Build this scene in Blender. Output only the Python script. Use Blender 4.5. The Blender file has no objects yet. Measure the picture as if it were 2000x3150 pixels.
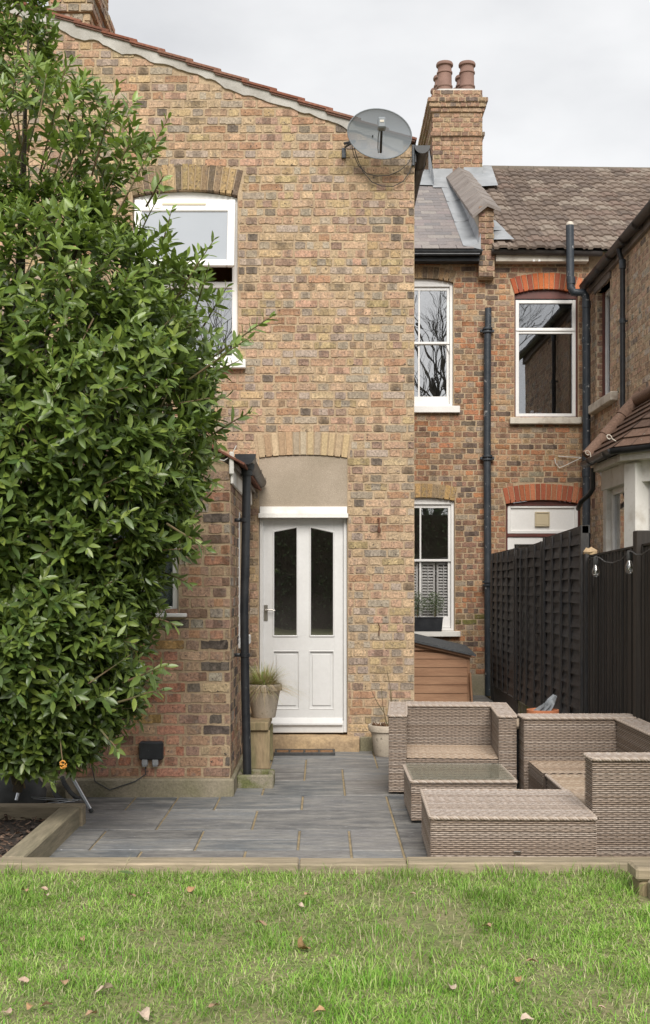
import bpy, math, random
import numpy as np
from mathutils import Vector, Matrix

random.seed(7)
rng = np.random.default_rng(7)
PI = math.pi
sc = bpy.context.scene
COL = sc.collection

# ------------------------------------------------------------------ camera, sky, sun, exposure
FPX, CX, HY, H, D0 = 3600.0, 992.0, 1800.0, 1.594, 11.25     # focal length in photo pixels, vanishing point, eye height, distance to the house


def X(px, d): return (px - CX) * d / FPX
def Z(py, d): return H - (py - HY) * d / FPX
def Y(d): return d - D0
def P(px, py, d): return Vector((X(px, d), Y(d), Z(py, d)))


cam = bpy.data.cameras.new('camera')
cam.sensor_fit = 'HORIZONTAL'
cam.sensor_width = 36.0
cam.lens = FPX / 2000 * 36
cam.shift_x = (1000 - CX) / 2000
cam.shift_y = (HY - 1575) / 2000
cam.clip_start = 0.05
cam.clip_end = 2000
camo = bpy.data.objects.new('camera', cam)
camo.location = (0, -D0, H)
camo.rotation_euler = (PI / 2, 0, 0)
COL.objects.link(camo)
sc.camera = camo

SUN_EL, SUN_AZ = math.radians(42), math.radians(176)      # azimuth clockwise from +y: behind the camera
world = bpy.data.worlds.new('World')
sc.world = world
world.use_nodes = True
wn = world.node_tree
wn.nodes.clear()
wo = wn.nodes.new('ShaderNodeOutputWorld')
sky = wn.nodes.new('ShaderNodeTexSky')
sky.sky_type = 'NISHITA'
sky.sun_disc = False
sky.sun_elevation = SUN_EL
sky.sun_rotation = SUN_AZ
bg1 = wn.nodes.new('ShaderNodeBackground')
bg1.inputs['Strength'].default_value = 0.05
wn.links.new(sky.outputs[0], bg1.inputs['Color'])
tc = wn.nodes.new('ShaderNodeTexCoord')
mp = wn.nodes.new('ShaderNodeMapping')
mp.inputs['Scale'].default_value = (1.0, 1.0, 2.2)
nz = wn.nodes.new('ShaderNodeTexNoise')
nz.inputs['Scale'].default_value = 2.6
nz.inputs['Detail'].default_value = 6
nz.inputs['Roughness'].default_value = 0.5
rp = wn.nodes.new('ShaderNodeValToRGB')
rp.color_ramp.elements[0].position = 0.36
rp.color_ramp.elements[0].color = (0.72, 0.725, 0.74, 1)
rp.color_ramp.elements[1].position = 0.62
rp.color_ramp.elements[1].color = (1.0, 1.0, 1.0, 1)
bg2 = wn.nodes.new('ShaderNodeBackground')
bg2.inputs['Strength'].default_value = 0.385
wn.links.new(tc.outputs['Generated'], mp.inputs[0])
wn.links.new(mp.outputs[0], nz.inputs['Vector'])
wn.links.new(nz.outputs[0], rp.inputs[0])
wn.links.new(rp.outputs[0], bg2.inputs['Color'])
mx = wn.nodes.new('ShaderNodeMixShader')
mx.inputs[0].default_value = 0.93
wn.links.new(bg1.outputs[0], mx.inputs[1])
wn.links.new(bg2.outputs[0], mx.inputs[2])
wn.links.new(mx.outputs[0], wo.inputs[0])

sun = bpy.data.lights.new('sun', 'SUN')
sun.energy = 1.5
sun.angle = math.radians(34)
sun.color = (1.0, 0.955, 0.89)
suno = bpy.data.objects.new('sun', sun)
sdir = Vector((math.sin(SUN_AZ) * math.cos(SUN_EL), math.cos(SUN_AZ) * math.cos(SUN_EL), math.sin(SUN_EL)))
suno.rotation_euler = (-sdir).to_track_quat('-Z', 'Y').to_euler()
suno.location = (0, -8, 20)
COL.objects.link(suno)

sc.view_settings.view_transform = 'Standard'
sc.view_settings.look = 'None'
sc.view_settings.gamma = 1
sc.view_settings.use_curve_mapping = False
sc.view_settings.exposure = 1.42
sc.cycles.max_bounces = 8
sc.cycles.diffuse_bounces = 4
sc.cycles.transparent_max_bounces = 12

# ------------------------------------------------------------------ materials


def mat(name, col=(.5, .5, .5), rough=.6, col2=None, scale=8., lo=.35, hi=.65, bump=.0, bscale=60., attr=False, spec=.5,
        metallic=0., stretch=(1, 1, 1), speck=None, speck_scale=40., speck_at=.62, fine=.0, fine_scale=90., trans=0.):
    m = bpy.data.materials.new(name)
    m.use_nodes = True
    nt = m.node_tree
    N, L = nt.nodes, nt.links
    b = N['Principled BSDF']
    b.inputs['Roughness'].default_value = rough
    b.inputs['Metallic'].default_value = metallic
    b.inputs['Specular IOR Level'].default_value = spec
    geo = N.new('ShaderNodeNewGeometry')
    mp = N.new('ShaderNodeMapping')
    mp.inputs['Scale'].default_value = stretch
    L.new(geo.outputs['Position'], mp.inputs[0])

    def noise(s, det=4, rgh=.55):
        n = N.new('ShaderNodeTexNoise')
        n.inputs['Scale'].default_value = s
        n.inputs['Detail'].default_value = det
        n.inputs['Roughness'].default_value = rgh
        L.new(mp.outputs[0], n.inputs['Vector'])
        return n

    def mapr(sock, a, b_, c=0., d=1.):
        r = N.new('ShaderNodeMapRange')
        r.inputs[1].default_value = a
        r.inputs[2].default_value = b_
        r.inputs[3].default_value = c
        r.inputs[4].default_value = d
        L.new(sock, r.inputs[0])
        return r.outputs[0]

    def mix(f, a, bb, mode='MIX'):
        x = N.new('ShaderNodeMix')
        x.data_type = 'RGBA'
        x.blend_type = mode
        for s, v in ((x.inputs[0], f), (x.inputs[6], a), (x.inputs[7], bb)):
            if hasattr(v, 'is_output'):
                L.new(v, s)
            elif isinstance(v, (int, float)):
                s.default_value = v
            else:
                s.default_value = (*v, 1)
        return x.outputs[2]
    if attr:
        a = N.new('ShaderNodeAttribute')
        a.attribute_name = 'col'
        c = a.outputs['Color']
    else:
        rgb = N.new('ShaderNodeRGB')
        rgb.outputs[0].default_value = (*col, 1)
        c = rgb.outputs[0]
    if col2 is not None:
        c = mix(mapr(noise(scale).outputs[0], lo, hi), c, col2)
    if fine:
        f = mapr(noise(fine_scale, 3, .7).outputs[0], .3, .7, 1 - fine, 1 + fine)
        cc = N.new('ShaderNodeCombineColor')
        for i in range(3):
            L.new(f, cc.inputs[i])
        c = mix(1., c, cc.outputs[0], 'MULTIPLY')
    if speck is not None:
        c = mix(mapr(noise(speck_scale, 3, .6).outputs[0], speck_at, speck_at + .05), c, speck)
    L.new(c, b.inputs['Base Color'])
    if bump:
        bn = N.new('ShaderNodeBump')
        bn.inputs['Strength'].default_value = bump
        bn.inputs['Distance'].default_value = .01
        L.new(noise(bscale, 5, .65).outputs[0], bn.inputs['Height'])
        L.new(bn.outputs[0], b.inputs['Normal'])
    if trans:
        t = N.new('ShaderNodeBsdfTranslucent')
        L.new(mix(.5, c, (.25, .35, .05)), t.inputs['Color'])
        ms = N.new('ShaderNodeMixShader')
        ms.inputs[0].default_value = trans
        L.new(b.outputs[0], ms.inputs[1])
        L.new(t.outputs[0], ms.inputs[2])
        L.new(ms.outputs[0], N['Material Output'].inputs[0])
    return m


def glass_mat(name, refl, tint=(1, 1, 1), rough=0.0, ior=.9):
    """window glass: part of the light mirrored (more at grazing angles), the rest let through"""
    m = bpy.data.materials.new(name)
    m.use_nodes = True
    nt = m.node_tree
    N, L = nt.nodes, nt.links
    N.clear()
    o = N.new('ShaderNodeOutputMaterial')
    g = N.new('ShaderNodeBsdfGlossy')
    g.inputs['Roughness'].default_value = rough
    g.inputs['Color'].default_value = (.97, .97, .97, 1)
    t = N.new('ShaderNodeBsdfTransparent')
    t.inputs['Color'].default_value = (*tint, 1)
    lf = N.new('ShaderNodeLayerWeight')
    lf.inputs['Blend'].default_value = .5
    pw = N.new('ShaderNodeMath')
    pw.operation = 'POWER'
    pw.inputs[1].default_value = 5
    L.new(lf.outputs['Facing'], pw.inputs[0])
    lw = N.new('ShaderNodeMath')
    lw.operation = 'MULTIPLY_ADD'
    lw.inputs[1].default_value = ior
    lw.inputs[2].default_value = .04
    L.new(pw.outputs[0], lw.inputs[0])
    ad = N.new('ShaderNodeMath')
    ad.operation = 'ADD'
    ad.use_clamp = True
    ad.inputs[1].default_value = refl
    L.new(lw.outputs[0], ad.inputs[0])
    geo = N.new('ShaderNodeNewGeometry')
    n = N.new('ShaderNodeTexNoise')
    n.inputs['Scale'].default_value = 3.0
    n.inputs['Detail'].default_value = 1
    L.new(geo.outputs['Position'], n.inputs['Vector'])
    bp = N.new('ShaderNodeBump')
    bp.inputs['Strength'].default_value = .03
    bp.inputs['Distance'].default_value = .02
    L.new(n.outputs[0], bp.inputs['Height'])
    L.new(bp.outputs[0], g.inputs['Normal'])
    ms = N.new('ShaderNodeMixShader')
    L.new(ad.outputs[0], ms.inputs[0])
    L.new(t.outputs[0], ms.inputs[1])
    L.new(g.outputs[0], ms.inputs[2])
    L.new(ms.outputs[0], o.inputs[0])
    return m


M = {}
M['brick'] = mat('brick', attr=True, rough=.88, spec=.25, col2=(.21, .17, .14), scale=17, lo=.52, hi=.78, fine=.42, fine_scale=50, speck=(.075, .06, .05), speck_scale=40, speck_at=.625, bump=.5, bscale=70)
M['brick2'] = mat('brick_clean', attr=True, rough=.85, spec=.25, fine=.22, fine_scale=60, bump=.4, bscale=70)
M['mortar'] = mat('mortar', (.47, .36, .24), .95, (.38, .285, .19), 3, spec=.1, fine=.2, fine_scale=60, bump=.5, bscale=90)
M['lifted_mortar'] = mat('lifted_mortar', (.58, .47, .34), .95, (.49, .39, .275), 3, spec=.1, fine=.2, fine_scale=60, bump=.5, bscale=90)  # mortar lightened to make up for the sun the wing wall misses
M['fillet'] = mat('mortar_fillet', (.55, .53, .50), .9, (.40, .38, .35), 4, spec=.2, fine=.12, bump=.4, bscale=25)
M['render'] = mat('render', (.39, .325, .255), .95, (.33, .275, .21), 3, spec=.1, speck=(.55, .48, .38), speck_scale=110, speck_at=.66, fine=.15, fine_scale=140, bump=.5, bscale=120)
M['white'] = mat('white_paint', (.81, .80, .785), .4, (.76, .75, .73), 3, spec=.4, fine=.03, fine_scale=30)
M['oldwhite'] = mat('old_white_paint', (.70, .68, .64), .55, (.50, .46, .40), 5, lo=.5, hi=.75, spec=.3, speck=(.42, .36, .29), speck_scale=26, speck_at=.68, bump=.4, bscale=30)
M['shaded_white'] = mat('shaded_door_paint', (.68, .675, .665), .4, (.64, .635, .62), 3, spec=.4, fine=.03, fine_scale=30)  # darker than the window white: shade of the door recess put into the colour
M['grime'] = mat('weathered_white', (.60, .55, .47), .7, (.36, .30, .24), 6, lo=.5, hi=.72, bump=.4, bscale=40)
M['redwood'] = mat('red_brown_paint', (.13, .035, .025), .5, (.09, .03, .022), 6, fine=.15)
M['black'] = mat('black_plastic', (.016, .018, .022), .38, (.03, .032, .036), 9, spec=.5, fine=.2, speck=(.10, .10, .10), speck_scale=18, speck_at=.70)
M['oldpipe'] = mat('flaking_pipe_paint', (.024, .032, .042), .45, (.042, .050, .060), 7, speck=(.30, .30, .30), speck_scale=13, speck_at=.645, bump=.3, bscale=30)
M['browngutter'] = mat('faded_gutter', (.075, .062, .055), .5, (.05, .044, .042), 6, fine=.2)
M['lead'] = mat('lead', (.33, .345, .36), .5, (.25, .265, .28), 5, spec=.5, fine=.1, fine_scale=20, bump=.4, bscale=9)
M['slate_roof'] = mat('slate_roof', attr=True, rough=.75, fine=.2, fine_scale=30, bump=.3, bscale=50)
M['tile'] = mat('roof_tile', attr=True, rough=.9, spec=.2, fine=.25, fine_scale=40, speck=(.24, .225, .195), speck_scale=22, speck_at=.66, bump=.5, bscale=60)
M['coping'] = mat('coping', (.23, .20, .18), .85, (.17, .145, .13), 4, fine=.2, bump=.3, bscale=40)
M['cream'] = mat('cream_render', (.52, .46, .36), .9, (.42, .36, .27), 3, fine=.1, bump=.3)
M['claypot'] = mat('chimney_pot', (.25, .15, .118), .8, (.19, .112, .088), 5, fine=.15)
M['pot'] = mat('weathered_pot', (.56, .485, .39), .9, (.43, .37, .295), 6, speck=(.25, .22, .17), speck_scale=14, speck_at=.63, fine=.12, bump=.3, bscale=40)
M['terracotta'] = mat('terracotta', (.50, .19, .085), .8, (.42, .15, .07), 8, fine=.1)
M['slate'] = mat('grey_slate', (.16, .175, .19), .7, (.25, .27, .29), 14, fine=.2, bump=.5, bscale=40)
M['paving'] = mat('paving_slate', attr=True, rough=.55, spec=.35, col2=(.28, .27, .25), scale=6, lo=.40, hi=.72, fine=.25, fine_scale=25, speck=(.36, .36, .36), speck_scale=30, speck_at=.65, stretch=(.5, 1.6, 1), bump=.5, bscale=22)
M['joint'] = mat('sand_joint', (.37, .295, .185), .95, (.25, .20, .125), 12, spec=.1, fine=.25, bump=.5, bscale=90)
M['concrete'] = mat('concrete', (.31, .27, .20), .95, (.22, .20, .13), 4, spec=.15, fine=.2, fine_scale=60, bump=.5, bscale=60)
M['mossy'] = mat('mossy_concrete', (.28, .25, .19), .95, (.15, .16, .07), 9, lo=.4, hi=.6, spec=.15, fine=.25, fine_scale=80, bump=.6, bscale=70)
M['stone'] = mat('worn_step_stone', (.47, .34, .20), .9, (.33, .24, .15), 6, spec=.2, fine=.2, fine_scale=40, bump=.9, bscale=22)
M['sleeper'] = mat('weathered_timber', (.36, .29, .20), .85, (.23, .195, .13), 7, lo=.3, hi=.7, stretch=(.12, 1, 1), fine=.25, fine_scale=40, bump=.5, bscale=30)
M['sleeper_y'] = mat('weathered_timber_side', (.30, .25, .175), .85, (.19, .17, .11), 7, lo=.3, hi=.7, stretch=(1, .12, 1), fine=.25, fine_scale=40, bump=.5, bscale=30)
M['bench'] = mat('bench_timber', (.38, .28, .17), .85, (.20, .18, .09), 5, lo=.4, hi=.68, stretch=(1, 1, .2), fine=.25, fine_scale=45, bump=.5, bscale=30)
M['fence'] = mat('black_stained_fence', (.026, .026, .028), .5, (.040, .035, .032), 6, stretch=(1, 1, .3), spec=.4, fine=.3, fine_scale=40, bump=.5, bscale=40)
M['slat'] = mat('stained_slat', attr=True, rough=.5, spec=.45, col2=(.022, .021, .022), scale=7, stretch=(1, .3, 1), fine=.3, fine_scale=40, bump=.5, bscale=40)
M['fence2'] = mat('black_brown_boards', (.014, .012, .011), .6, (.032, .025, .020), 9, stretch=(1, 1, .05), spec=.4, fine=.3, fine_scale=40, bump=.5, bscale=40)
M['plank'] = mat('pine_cladding', (.37, .21, .12), .7, (.27, .14, .075), 5, stretch=(.25, 1, 1.6), fine=.12, fine_scale=30, speck=(.13, .06, .03), speck_scale=7, speck_at=.72, bump=.2)
M['felt'] = mat('roofing_felt', (.055, .06, .065), .95, (.09, .095, .10), 30, fine=.3, bump=.6, bscale=120)
M['wicker'] = mat('wicker', attr=True, rough=.55, spec=.4, fine=.10, fine_scale=60)
M['wicker_core'] = mat('wicker_core', (.10, .075, .058), .8)
M['steel'] = mat('steel_tube', (.55, .56, .58), .28, metallic=1.)
M['chrome'] = mat('handle_metal', (.48, .45, .41), .3, metallic=1.)
M['dish'] = mat('dish_grey', (.23, .25, .275), .55, (.20, .22, .24), 4)
M['dark'] = mat('dark_room', (.32, .29, .265), .9, (.20, .185, .17), 2)
M['brownroom'] = mat('brown_room', (.50, .33, .14), .9)
M['blind'] = mat('pale_blind', (.62, .64, .67), .8, (.56, .58, .61), 2)
M['frost'] = mat('frosted_glass', (.36, .385, .42), .55, (.33, .355, .39), 1.5, spec=.2)
M['curtain'] = mat('net_curtain', (.50, .50, .50), .9, (.40, .40, .41), 4)
M['glass_dark'] = glass_mat('door_glass', .13, (.95, .95, .95))
M['glass_mid'] = glass_mat('window_glass', .20, (.8, .82, .85))
M['glass_sky'] = glass_mat('reflective_window_glass', .42, (.7, .7, .7))
M['glass_table'] = glass_mat('table_glass', .13, (.93, .965, .95), ior=.2)
M['bulb'] = glass_mat('bulb_glass', .18, (.95, .95, .93))
M['rust'] = mat('rust', (.16, .06, .03), .8, (.09, .04, .025), 20, fine=.3)
M['matrib'] = mat('coir', (.26, .14, .07), .95, (.15, .085, .04), 40, fine=.4, fine_scale=150)
M['rubber'] = mat('rubber', (.04, .04, .04), .6, (.07, .07, .068), 12)
M['grass'] = mat('grass', attr=True, rough=.55, spec=.3, trans=.18)
M['ground'] = mat('lawn_soil', (.22, .20, .10), .95, (.14, .17, .055), 6, fine=.4, fine_scale=40, bump=.6, bscale=50)
M['soil'] = mat('soil', (.045, .032, .024), .95, (.025, .02, .016), 12, fine=.4, bump=.8, bscale=40)
M['mulch'] = mat('mulch', attr=True, rough=.9, fine=.2)
M['leaf'] = mat('bay_leaf', attr=True, rough=.40, spec=.65, fine=.12, fine_scale=25, trans=.2)
M['olive'] = mat('small_leaf', attr=True, rough=.5, trans=.15)
M['bark'] = mat('bark', (.10, .08, .06), .9, (.06, .05, .038), 20, fine=.3, bump=.6, bscale=50)
M['twig'] = mat('twig', (.17, .10, .06), .8, (.11, .12, .05), 10)
M['greybark'] = mat('grey_bark', (.085, .075, .07), .9, (.05, .045, .04), 12)
M['dryleaf'] = mat('dry_leaf', attr=True, rough=.7, fine=.2)
M['drygrass'] = mat('dry_grass', attr=True, rough=.7, trans=.15)
M['berry'] = mat('berry', (.62, .27, .035), .45)
M['beige'] = mat('beige_plastic', (.55, .47, .32), .5)
M['greyplastic'] = mat('grey_plastic', (.32, .33, .34), .5)
M['hedge'] = mat('hedge', attr=True, rough=.8)
M['tabletop'] = mat('pale_wood', (.47, .38, .28), .6, (.36, .28, .20), 8, stretch=(1, .2, 1))
M['cable_white'] = mat('white_cable', (.68, .66, .62), .5)
M['voussoir'] = M['brick2']

# ------------------------------------------------------------------ mesh helpers


def link(o, parent=None):
    COL.objects.link(o)
    if parent is not None:
        o.parent = parent
    return o


def add_col(me, cols):
    a = me.color_attributes.new('col', 'FLOAT_COLOR', 'POINT')
    c = np.ones((len(me.vertices), 4), dtype=np.float32)
    c[:, :3] = cols
    a.data.foreach_set('color', c.ravel())


def big(name, V, Fa, m, parent=None, cols=None, smooth=False):
    """mesh from numpy arrays; all faces have the same number of corners"""
    V = np.asarray(V, dtype=np.float32)
    Fa = np.asarray(Fa, dtype=np.int32)
    me = bpy.data.meshes.new(name)
    me.vertices.add(len(V))
    me.vertices.foreach_set('co', V.ravel())
    k = Fa.shape[1]
    me.loops.add(Fa.size)
    me.loops.foreach_set('vertex_index', Fa.ravel())
    me.polygons.add(len(Fa))
    me.polygons.foreach_set('loop_start', np.arange(len(Fa), dtype=np.int32) * k)
    me.update(calc_edges=True)
    me.polygons.foreach_set('use_smooth', np.full(len(Fa), bool(smooth)))
    if cols is not None:
        add_col(me, cols)
    me.materials.append(m)
    return link(bpy.data.objects.new(name, me), parent)


_cb = None


def _cbox_template():
    V, idx = [], {}
    for sx in (-1, 1):
        for sy in (-1, 1):
            for sz in (-1, 1):
                for ax in range(3):
                    idx[(sx, sy, sz, ax)] = len(V)
                    V.append((sx, sy, sz, ax))
    Fs = []
    for ax in range(3):
        o1, o2 = [a for a in range(3) if a != ax]
        for s in (-1, 1):
            q = []
            for a, b in ((-1, -1), (1, -1), (1, 1), (-1, 1)):
                k = [0, 0, 0]
                k[ax] = s
                k[o1] = a
                k[o2] = b
                q.append(idx[(*k, ax)])
            Fs.append(q)
    for ax in range(3):
        o1, o2 = [a for a in range(3) if a != ax]
        for a in (-1, 1):
            for b in (-1, 1):
                def kk(s):
                    k = [0, 0, 0]
                    k[ax] = s
                    k[o1] = a
                    k[o2] = b
                    return tuple(k)
                lo, hi = kk(-1), kk(1)
                Fs.append([idx[(*lo, o1)], idx[(*hi, o1)], idx[(*hi, o2)], idx[(*lo, o2)]])
    for sx in (-1, 1):
        for sy in (-1, 1):
            for sz in (-1, 1):
                Fs.append([idx[(sx, sy, sz, a)] for a in range(3)])
    Vn = np.array([[v[0] * (1 if v[3] == 0 else .8), v[1] * (1 if v[3] == 1 else .8), v[2] * (1 if v[3] == 2 else .8)] for v in V], float)
    out = []
    for f in Fs:
        p = Vn[f]
        n = np.cross(p[1] - p[0], p[2] - p[0])
        out.append(f if n.dot(p.mean(0)) > 0 else f[::-1])
    return np.array([v[:3] for v in V], float), np.array([v[3] for v in V]), out


class Bag:
    def __init__(s):
        s.V, s.F, s.C = [], [], []

    def add(s, V, Fs, col=None):
        o = len(s.V)
        s.V += [tuple(v) for v in V]
        s.F += [[i + o for i in f] for f in Fs]
        s.C += [col or (.5, .5, .5)] * len(V)

    def box(s, x0, x1, y0, y1, z0, z1, b=.004, R=None, col=None):
        global _cb
        if _cb is None:
            _cb = _cbox_template()
        S, ax, Fs = _cb
        h = np.abs(np.array([x1 - x0, y1 - y0, z1 - z0])) / 2
        c = np.array([x0 + x1, y0 + y1, z0 + z1]) / 2
        b = min(b, h.min() * .9)
        V = S * (h - b)
        V[np.arange(24), ax] = S[np.arange(24), ax] * h[ax]
        if R is not None:
            V = V @ np.array(R.to_3x3()).T
        s.add(V + c, Fs, col)
        return s

    def tube(s, pts, r, seg=10, caps=True, col=None):
        pts = [Vector(p) for p in pts]
        rs = r if hasattr(r, '__len__') else [r] * len(pts)
        n = len(pts)
        V, Fs = [], []
        t = (pts[1] - pts[0]).normalized()
        a = t.orthogonal().normalized()
        for i, p in enumerate(pts):
            t = ((pts[min(i + 1, n - 1)] - pts[i]).normalized() + (pts[i] - pts[max(i - 1, 0)]).normalized()).normalized()
            a = (a - t * a.dot(t)).normalized()
            b = t.cross(a)
            for k in range(seg):
                an = 2 * PI * k / seg
                V.append(p + (a * math.cos(an) + b * math.sin(an)) * rs[i])
        for i in range(n - 1):
            for k in range(seg):
                k2 = (k + 1) % seg
                Fs.append([i * seg + k, i * seg + k2, (i + 1) * seg + k2, (i + 1) * seg + k])
        if caps:
            Fs.append(list(range(seg))[::-1])
            Fs.append([(n - 1) * seg + k for k in range(seg)])
        s.add(V, Fs, col)
        return s

    def lathe(s, prof, c=(0, 0, 0), seg=28, col=None):
        V, Fs = [], []
        n = len(prof)
        for r, z in prof:
            for k in range(seg):
                a = 2 * PI * k / seg
                V.append((c[0] + r * math.cos(a), c[1] + r * math.sin(a), c[2] + z))
        for i in range(n - 1):
            for k in range(seg):
                k2 = (k + 1) % seg
                Fs.append([i * seg + k, i * seg + k2, (i + 1) * seg + k2, (i + 1) * seg + k])
        s.add(V, Fs, col)
        return s

    def prism(s, poly, axis, a, b, col=None):
        """poly: 2D points in the two other axes (in order), extruded along axis from a to b"""
        n = len(poly)
        V = []
        for t in (a, b):
            for u, v in poly:
                q = [u, v]
                q.insert(axis, t)
                V.append(q)
        c = np.mean(np.array(V), 0)
        Fs = [list(range(n)), list(range(n, 2 * n))] + [[i, (i + 1) % n, n + (i + 1) % n, n + i] for i in range(n)]
        W = np.array(V)
        out = []
        for f in Fs:
            p = W[f]
            nn = np.cross(p[1] - p[0], p[2] - p[0])
            out.append(f if nn.dot(p.mean(0) - c) > 0 else f[::-1])
        s.add(V, out, col)
        return s

    def build(s, name, m, parent=None, smooth=False, loc=None):
        me = bpy.data.meshes.new(name)
        me.from_pydata(s.V, [], s.F)
        if smooth:
            me.polygons.foreach_set('use_smooth', np.ones(len(me.polygons), dtype=bool))
            me.set_sharp_from_angle(angle=math.radians(50))
        add_col(me, np.array(s.C))
        me.materials.append(m)
        o = bpy.data.objects.new(name, me)
        if loc is not None:
            o.location = loc
        return link(o, parent)


def tag(o, label=None, cat=None, group=None, kind=None):
    if label:
        o['label'] = label
    if cat:
        o['category'] = cat
    if group:
        o['group'] = group
    if kind:
        o['kind'] = kind
    return o


def thing(name, label, cat, loc=(0, 0, 0), rz=0., group=None):
    o = bpy.data.objects.new(name, None)
    o.empty_display_size = .1
    o.location = loc
    o.rotation_euler = (0, 0, rz)
    link(o)
    return tag(o, label, cat, group)


def part(name, m, parent, fn, smooth=False, label=None, kind=None):
    b = Bag()
    fn(b)
    o = b.build(name, m, parent, smooth)
    if label:
        o['label'] = label
    if kind:
        o['kind'] = kind
    return o


def bx(name, m, parent, *a, b=.004):
    return part(name, m, parent, lambda g: g.box(*a, b=b))


def clone(o, parent, loc=None):
    c = o.copy()
    link(c, parent)
    if loc is not None:
        c.location = loc
    return c


def vnoise(x, y, cell, seed):
    g = np.random.default_rng(seed).random((64, 64))
    u, v = x / cell + 17.3, y / cell + 31.7
    i, j = np.floor(u).astype(int), np.floor(v).astype(int)
    f, h = u - i, v - j
    f, h = f * f * (3 - 2 * f), h * h * (3 - 2 * h)
    i, j, i1, j1 = i % 64, j % 64, (i + 1) % 64, (j + 1) % 64
    return (g[i, j] * (1 - f) + g[i1, j] * f) * (1 - h) + (g[i, j1] * (1 - f) + g[i1, j1] * f) * h


# ------------------------------------------------------------------ brickwork
PAL_MAIN = [((.455, .30, .20), 28), ((.475, .35, .225), 26), ((.44, .325, .185), 14), ((.36, .295, .23), 18), ((.20, .155, .12), 5),
            ((.40, .235, .145), 6), ((.33, .23, .165), 10)]
PAL_EXT = [((.39, .25, .17), 26), ((.43, .31, .205), 20), ((.29, .195, .14), 20), ((.14, .11, .093), 18), ((.33, .28, .225), 12), ((.39, .21, .13), 6), ((.38, .28, .155), 6)]
PAL_RED = [((.48, .245, .165), 30), ((.45, .25, .155), 20), ((.54, .36, .24), 18), ((.42, .19, .12), 12), ((.23, .13, .09), 8), ((.46, .28, .12), 6)]
PAL_BACK = [((.37, .205, .125), 26), ((.42, .27, .16), 24), ((.27, .165, .11), 16), ((.17, .125, .095), 10), ((.34, .27, .20), 10), ((.40, .19, .10), 12)]
PAL_SIDE = [((.55, .385, .265), 28), ((.57, .43, .30), 24), ((.46, .315, .225), 18), ((.31, .24, .195), 8), ((.48, .41, .335), 14)]  # side brick tones lifted in place of the sun the wing misses
PAL_CHIM = [((.37, .23, .15), 26), ((.38, .27, .175), 22), ((.30, .185, .13), 22), ((.20, .15, .12), 14), ((.36, .28, .17), 8)]
PAL_MOSS = [((.24, .21, .055), 3), ((.17, .15, .05), 2), ((.30, .22, .11), 2), ((.22, .15, .09), 2)]
JT = .0125
LS, LH, BH = .2165, .1045, .0660


def pick_pal(pal, r):
    w = np.array([p[1] for p in pal], float)
    c = np.array(pal[r.choice(len(pal), p=w / w.sum())][0])
    return c * r.uniform(.86, 1.13) * r.uniform(.96, 1.04, 3)


def brick_geom(kind, pal, r):
    L = LS if kind == 's' else LH
    us = np.array([-.5, -.455, -.22, -.18, .18, .22, .455, .5]) if kind == 's' else np.array([-.5, -.41, -.17, .17, .41, .5])
    K = len(us)
    j = lambda s, n=K: r.normal(0, s, n)
    ft = np.stack([us * L, j(.0012), np.full(K, BH / 2) + j(.0028)], 1)
    fb = np.stack([us * L, j(.0012), np.full(K, -BH / 2) + j(.0028)], 1)
    for a in (ft, fb):
        a[0, 0] += .0025 + abs(r.normal(0, .002))
        a[-1, 0] -= .0025 + abs(r.normal(0, .002))
    ft[:, 2] -= .0022
    fb[:, 2] += .0022
    for e in (0, -1):                                            # worn corners
        ft[e, 2] -= r.uniform(.001, .008)
        fb[e, 2] += r.uniform(.001, .008)
    ot = ft + np.array([0, .012, .0022])
    ob = fb + np.array([0, .012, -.0022])
    for a in (ot, ob):
        a[0, 0] -= .0025
        a[-1, 0] += .0025
    V = np.concatenate([ft, fb, ot, ob])
    V[:, 1] -= r.uniform(0, .003)
    base = pick_pal(pal, r)
    cf = np.tile(base, (K, 1))
    q = r.random()
    if kind == 's':
        if q < .38:
            alt = pick_pal(pal, r) if r.random() < .5 else base * r.uniform(.58, .8)
            cf[3:5] = alt
        elif q < .5:
            alt = base * r.uniform(.62, .82)
            cf[0:3] = alt
            cf[5:8] = alt
        elif q < .6:
            cf[5:] = base * r.uniform(.55, .8)
    elif q < .25:
        cf[2:4] = base * r.uniform(.62, .8)
    ct, cb = cf.copy(), cf.copy()
    if r.random() < .16:
        (ct if r.random() < .6 else cb)[:] *= r.uniform(.6, .85)
    C = np.concatenate([ct, cb, ct * .92, cb * .92])
    Fs = []
    for k in range(K - 1):
        Fs.append([k, K + k, K + k + 1, k + 1])                       # front
        Fs.append([2 * K + k, k, k + 1, 2 * K + k + 1])               # top
        Fs.append([K + k, 3 * K + k, 3 * K + k + 1, K + k + 1])       # bottom
    Fs.append([2 * K, 3 * K, K, 0])
    Fs.append([K - 1, 2 * K - 1, 4 * K - 1, 3 * K - 1])
    return V, np.array(Fs), np.clip(C, .02, .9)


_variants = {}


def variants(pal, key):
    if key not in _variants:
        r = np.random.default_rng(abs(hash(key)) % 1000 if not isinstance(key, str) else sum(map(ord, key)))
        out = {}
        for kind, n in (('s', 56), ('h', 36)):
            lst = []
            for _ in range(n):
                V, Fs, C = brick_geom(kind, pal, r)
                lst.append([V, Fs, C, None])
            out[kind] = lst
        _variants[key] = out
    return _variants[key]


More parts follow.
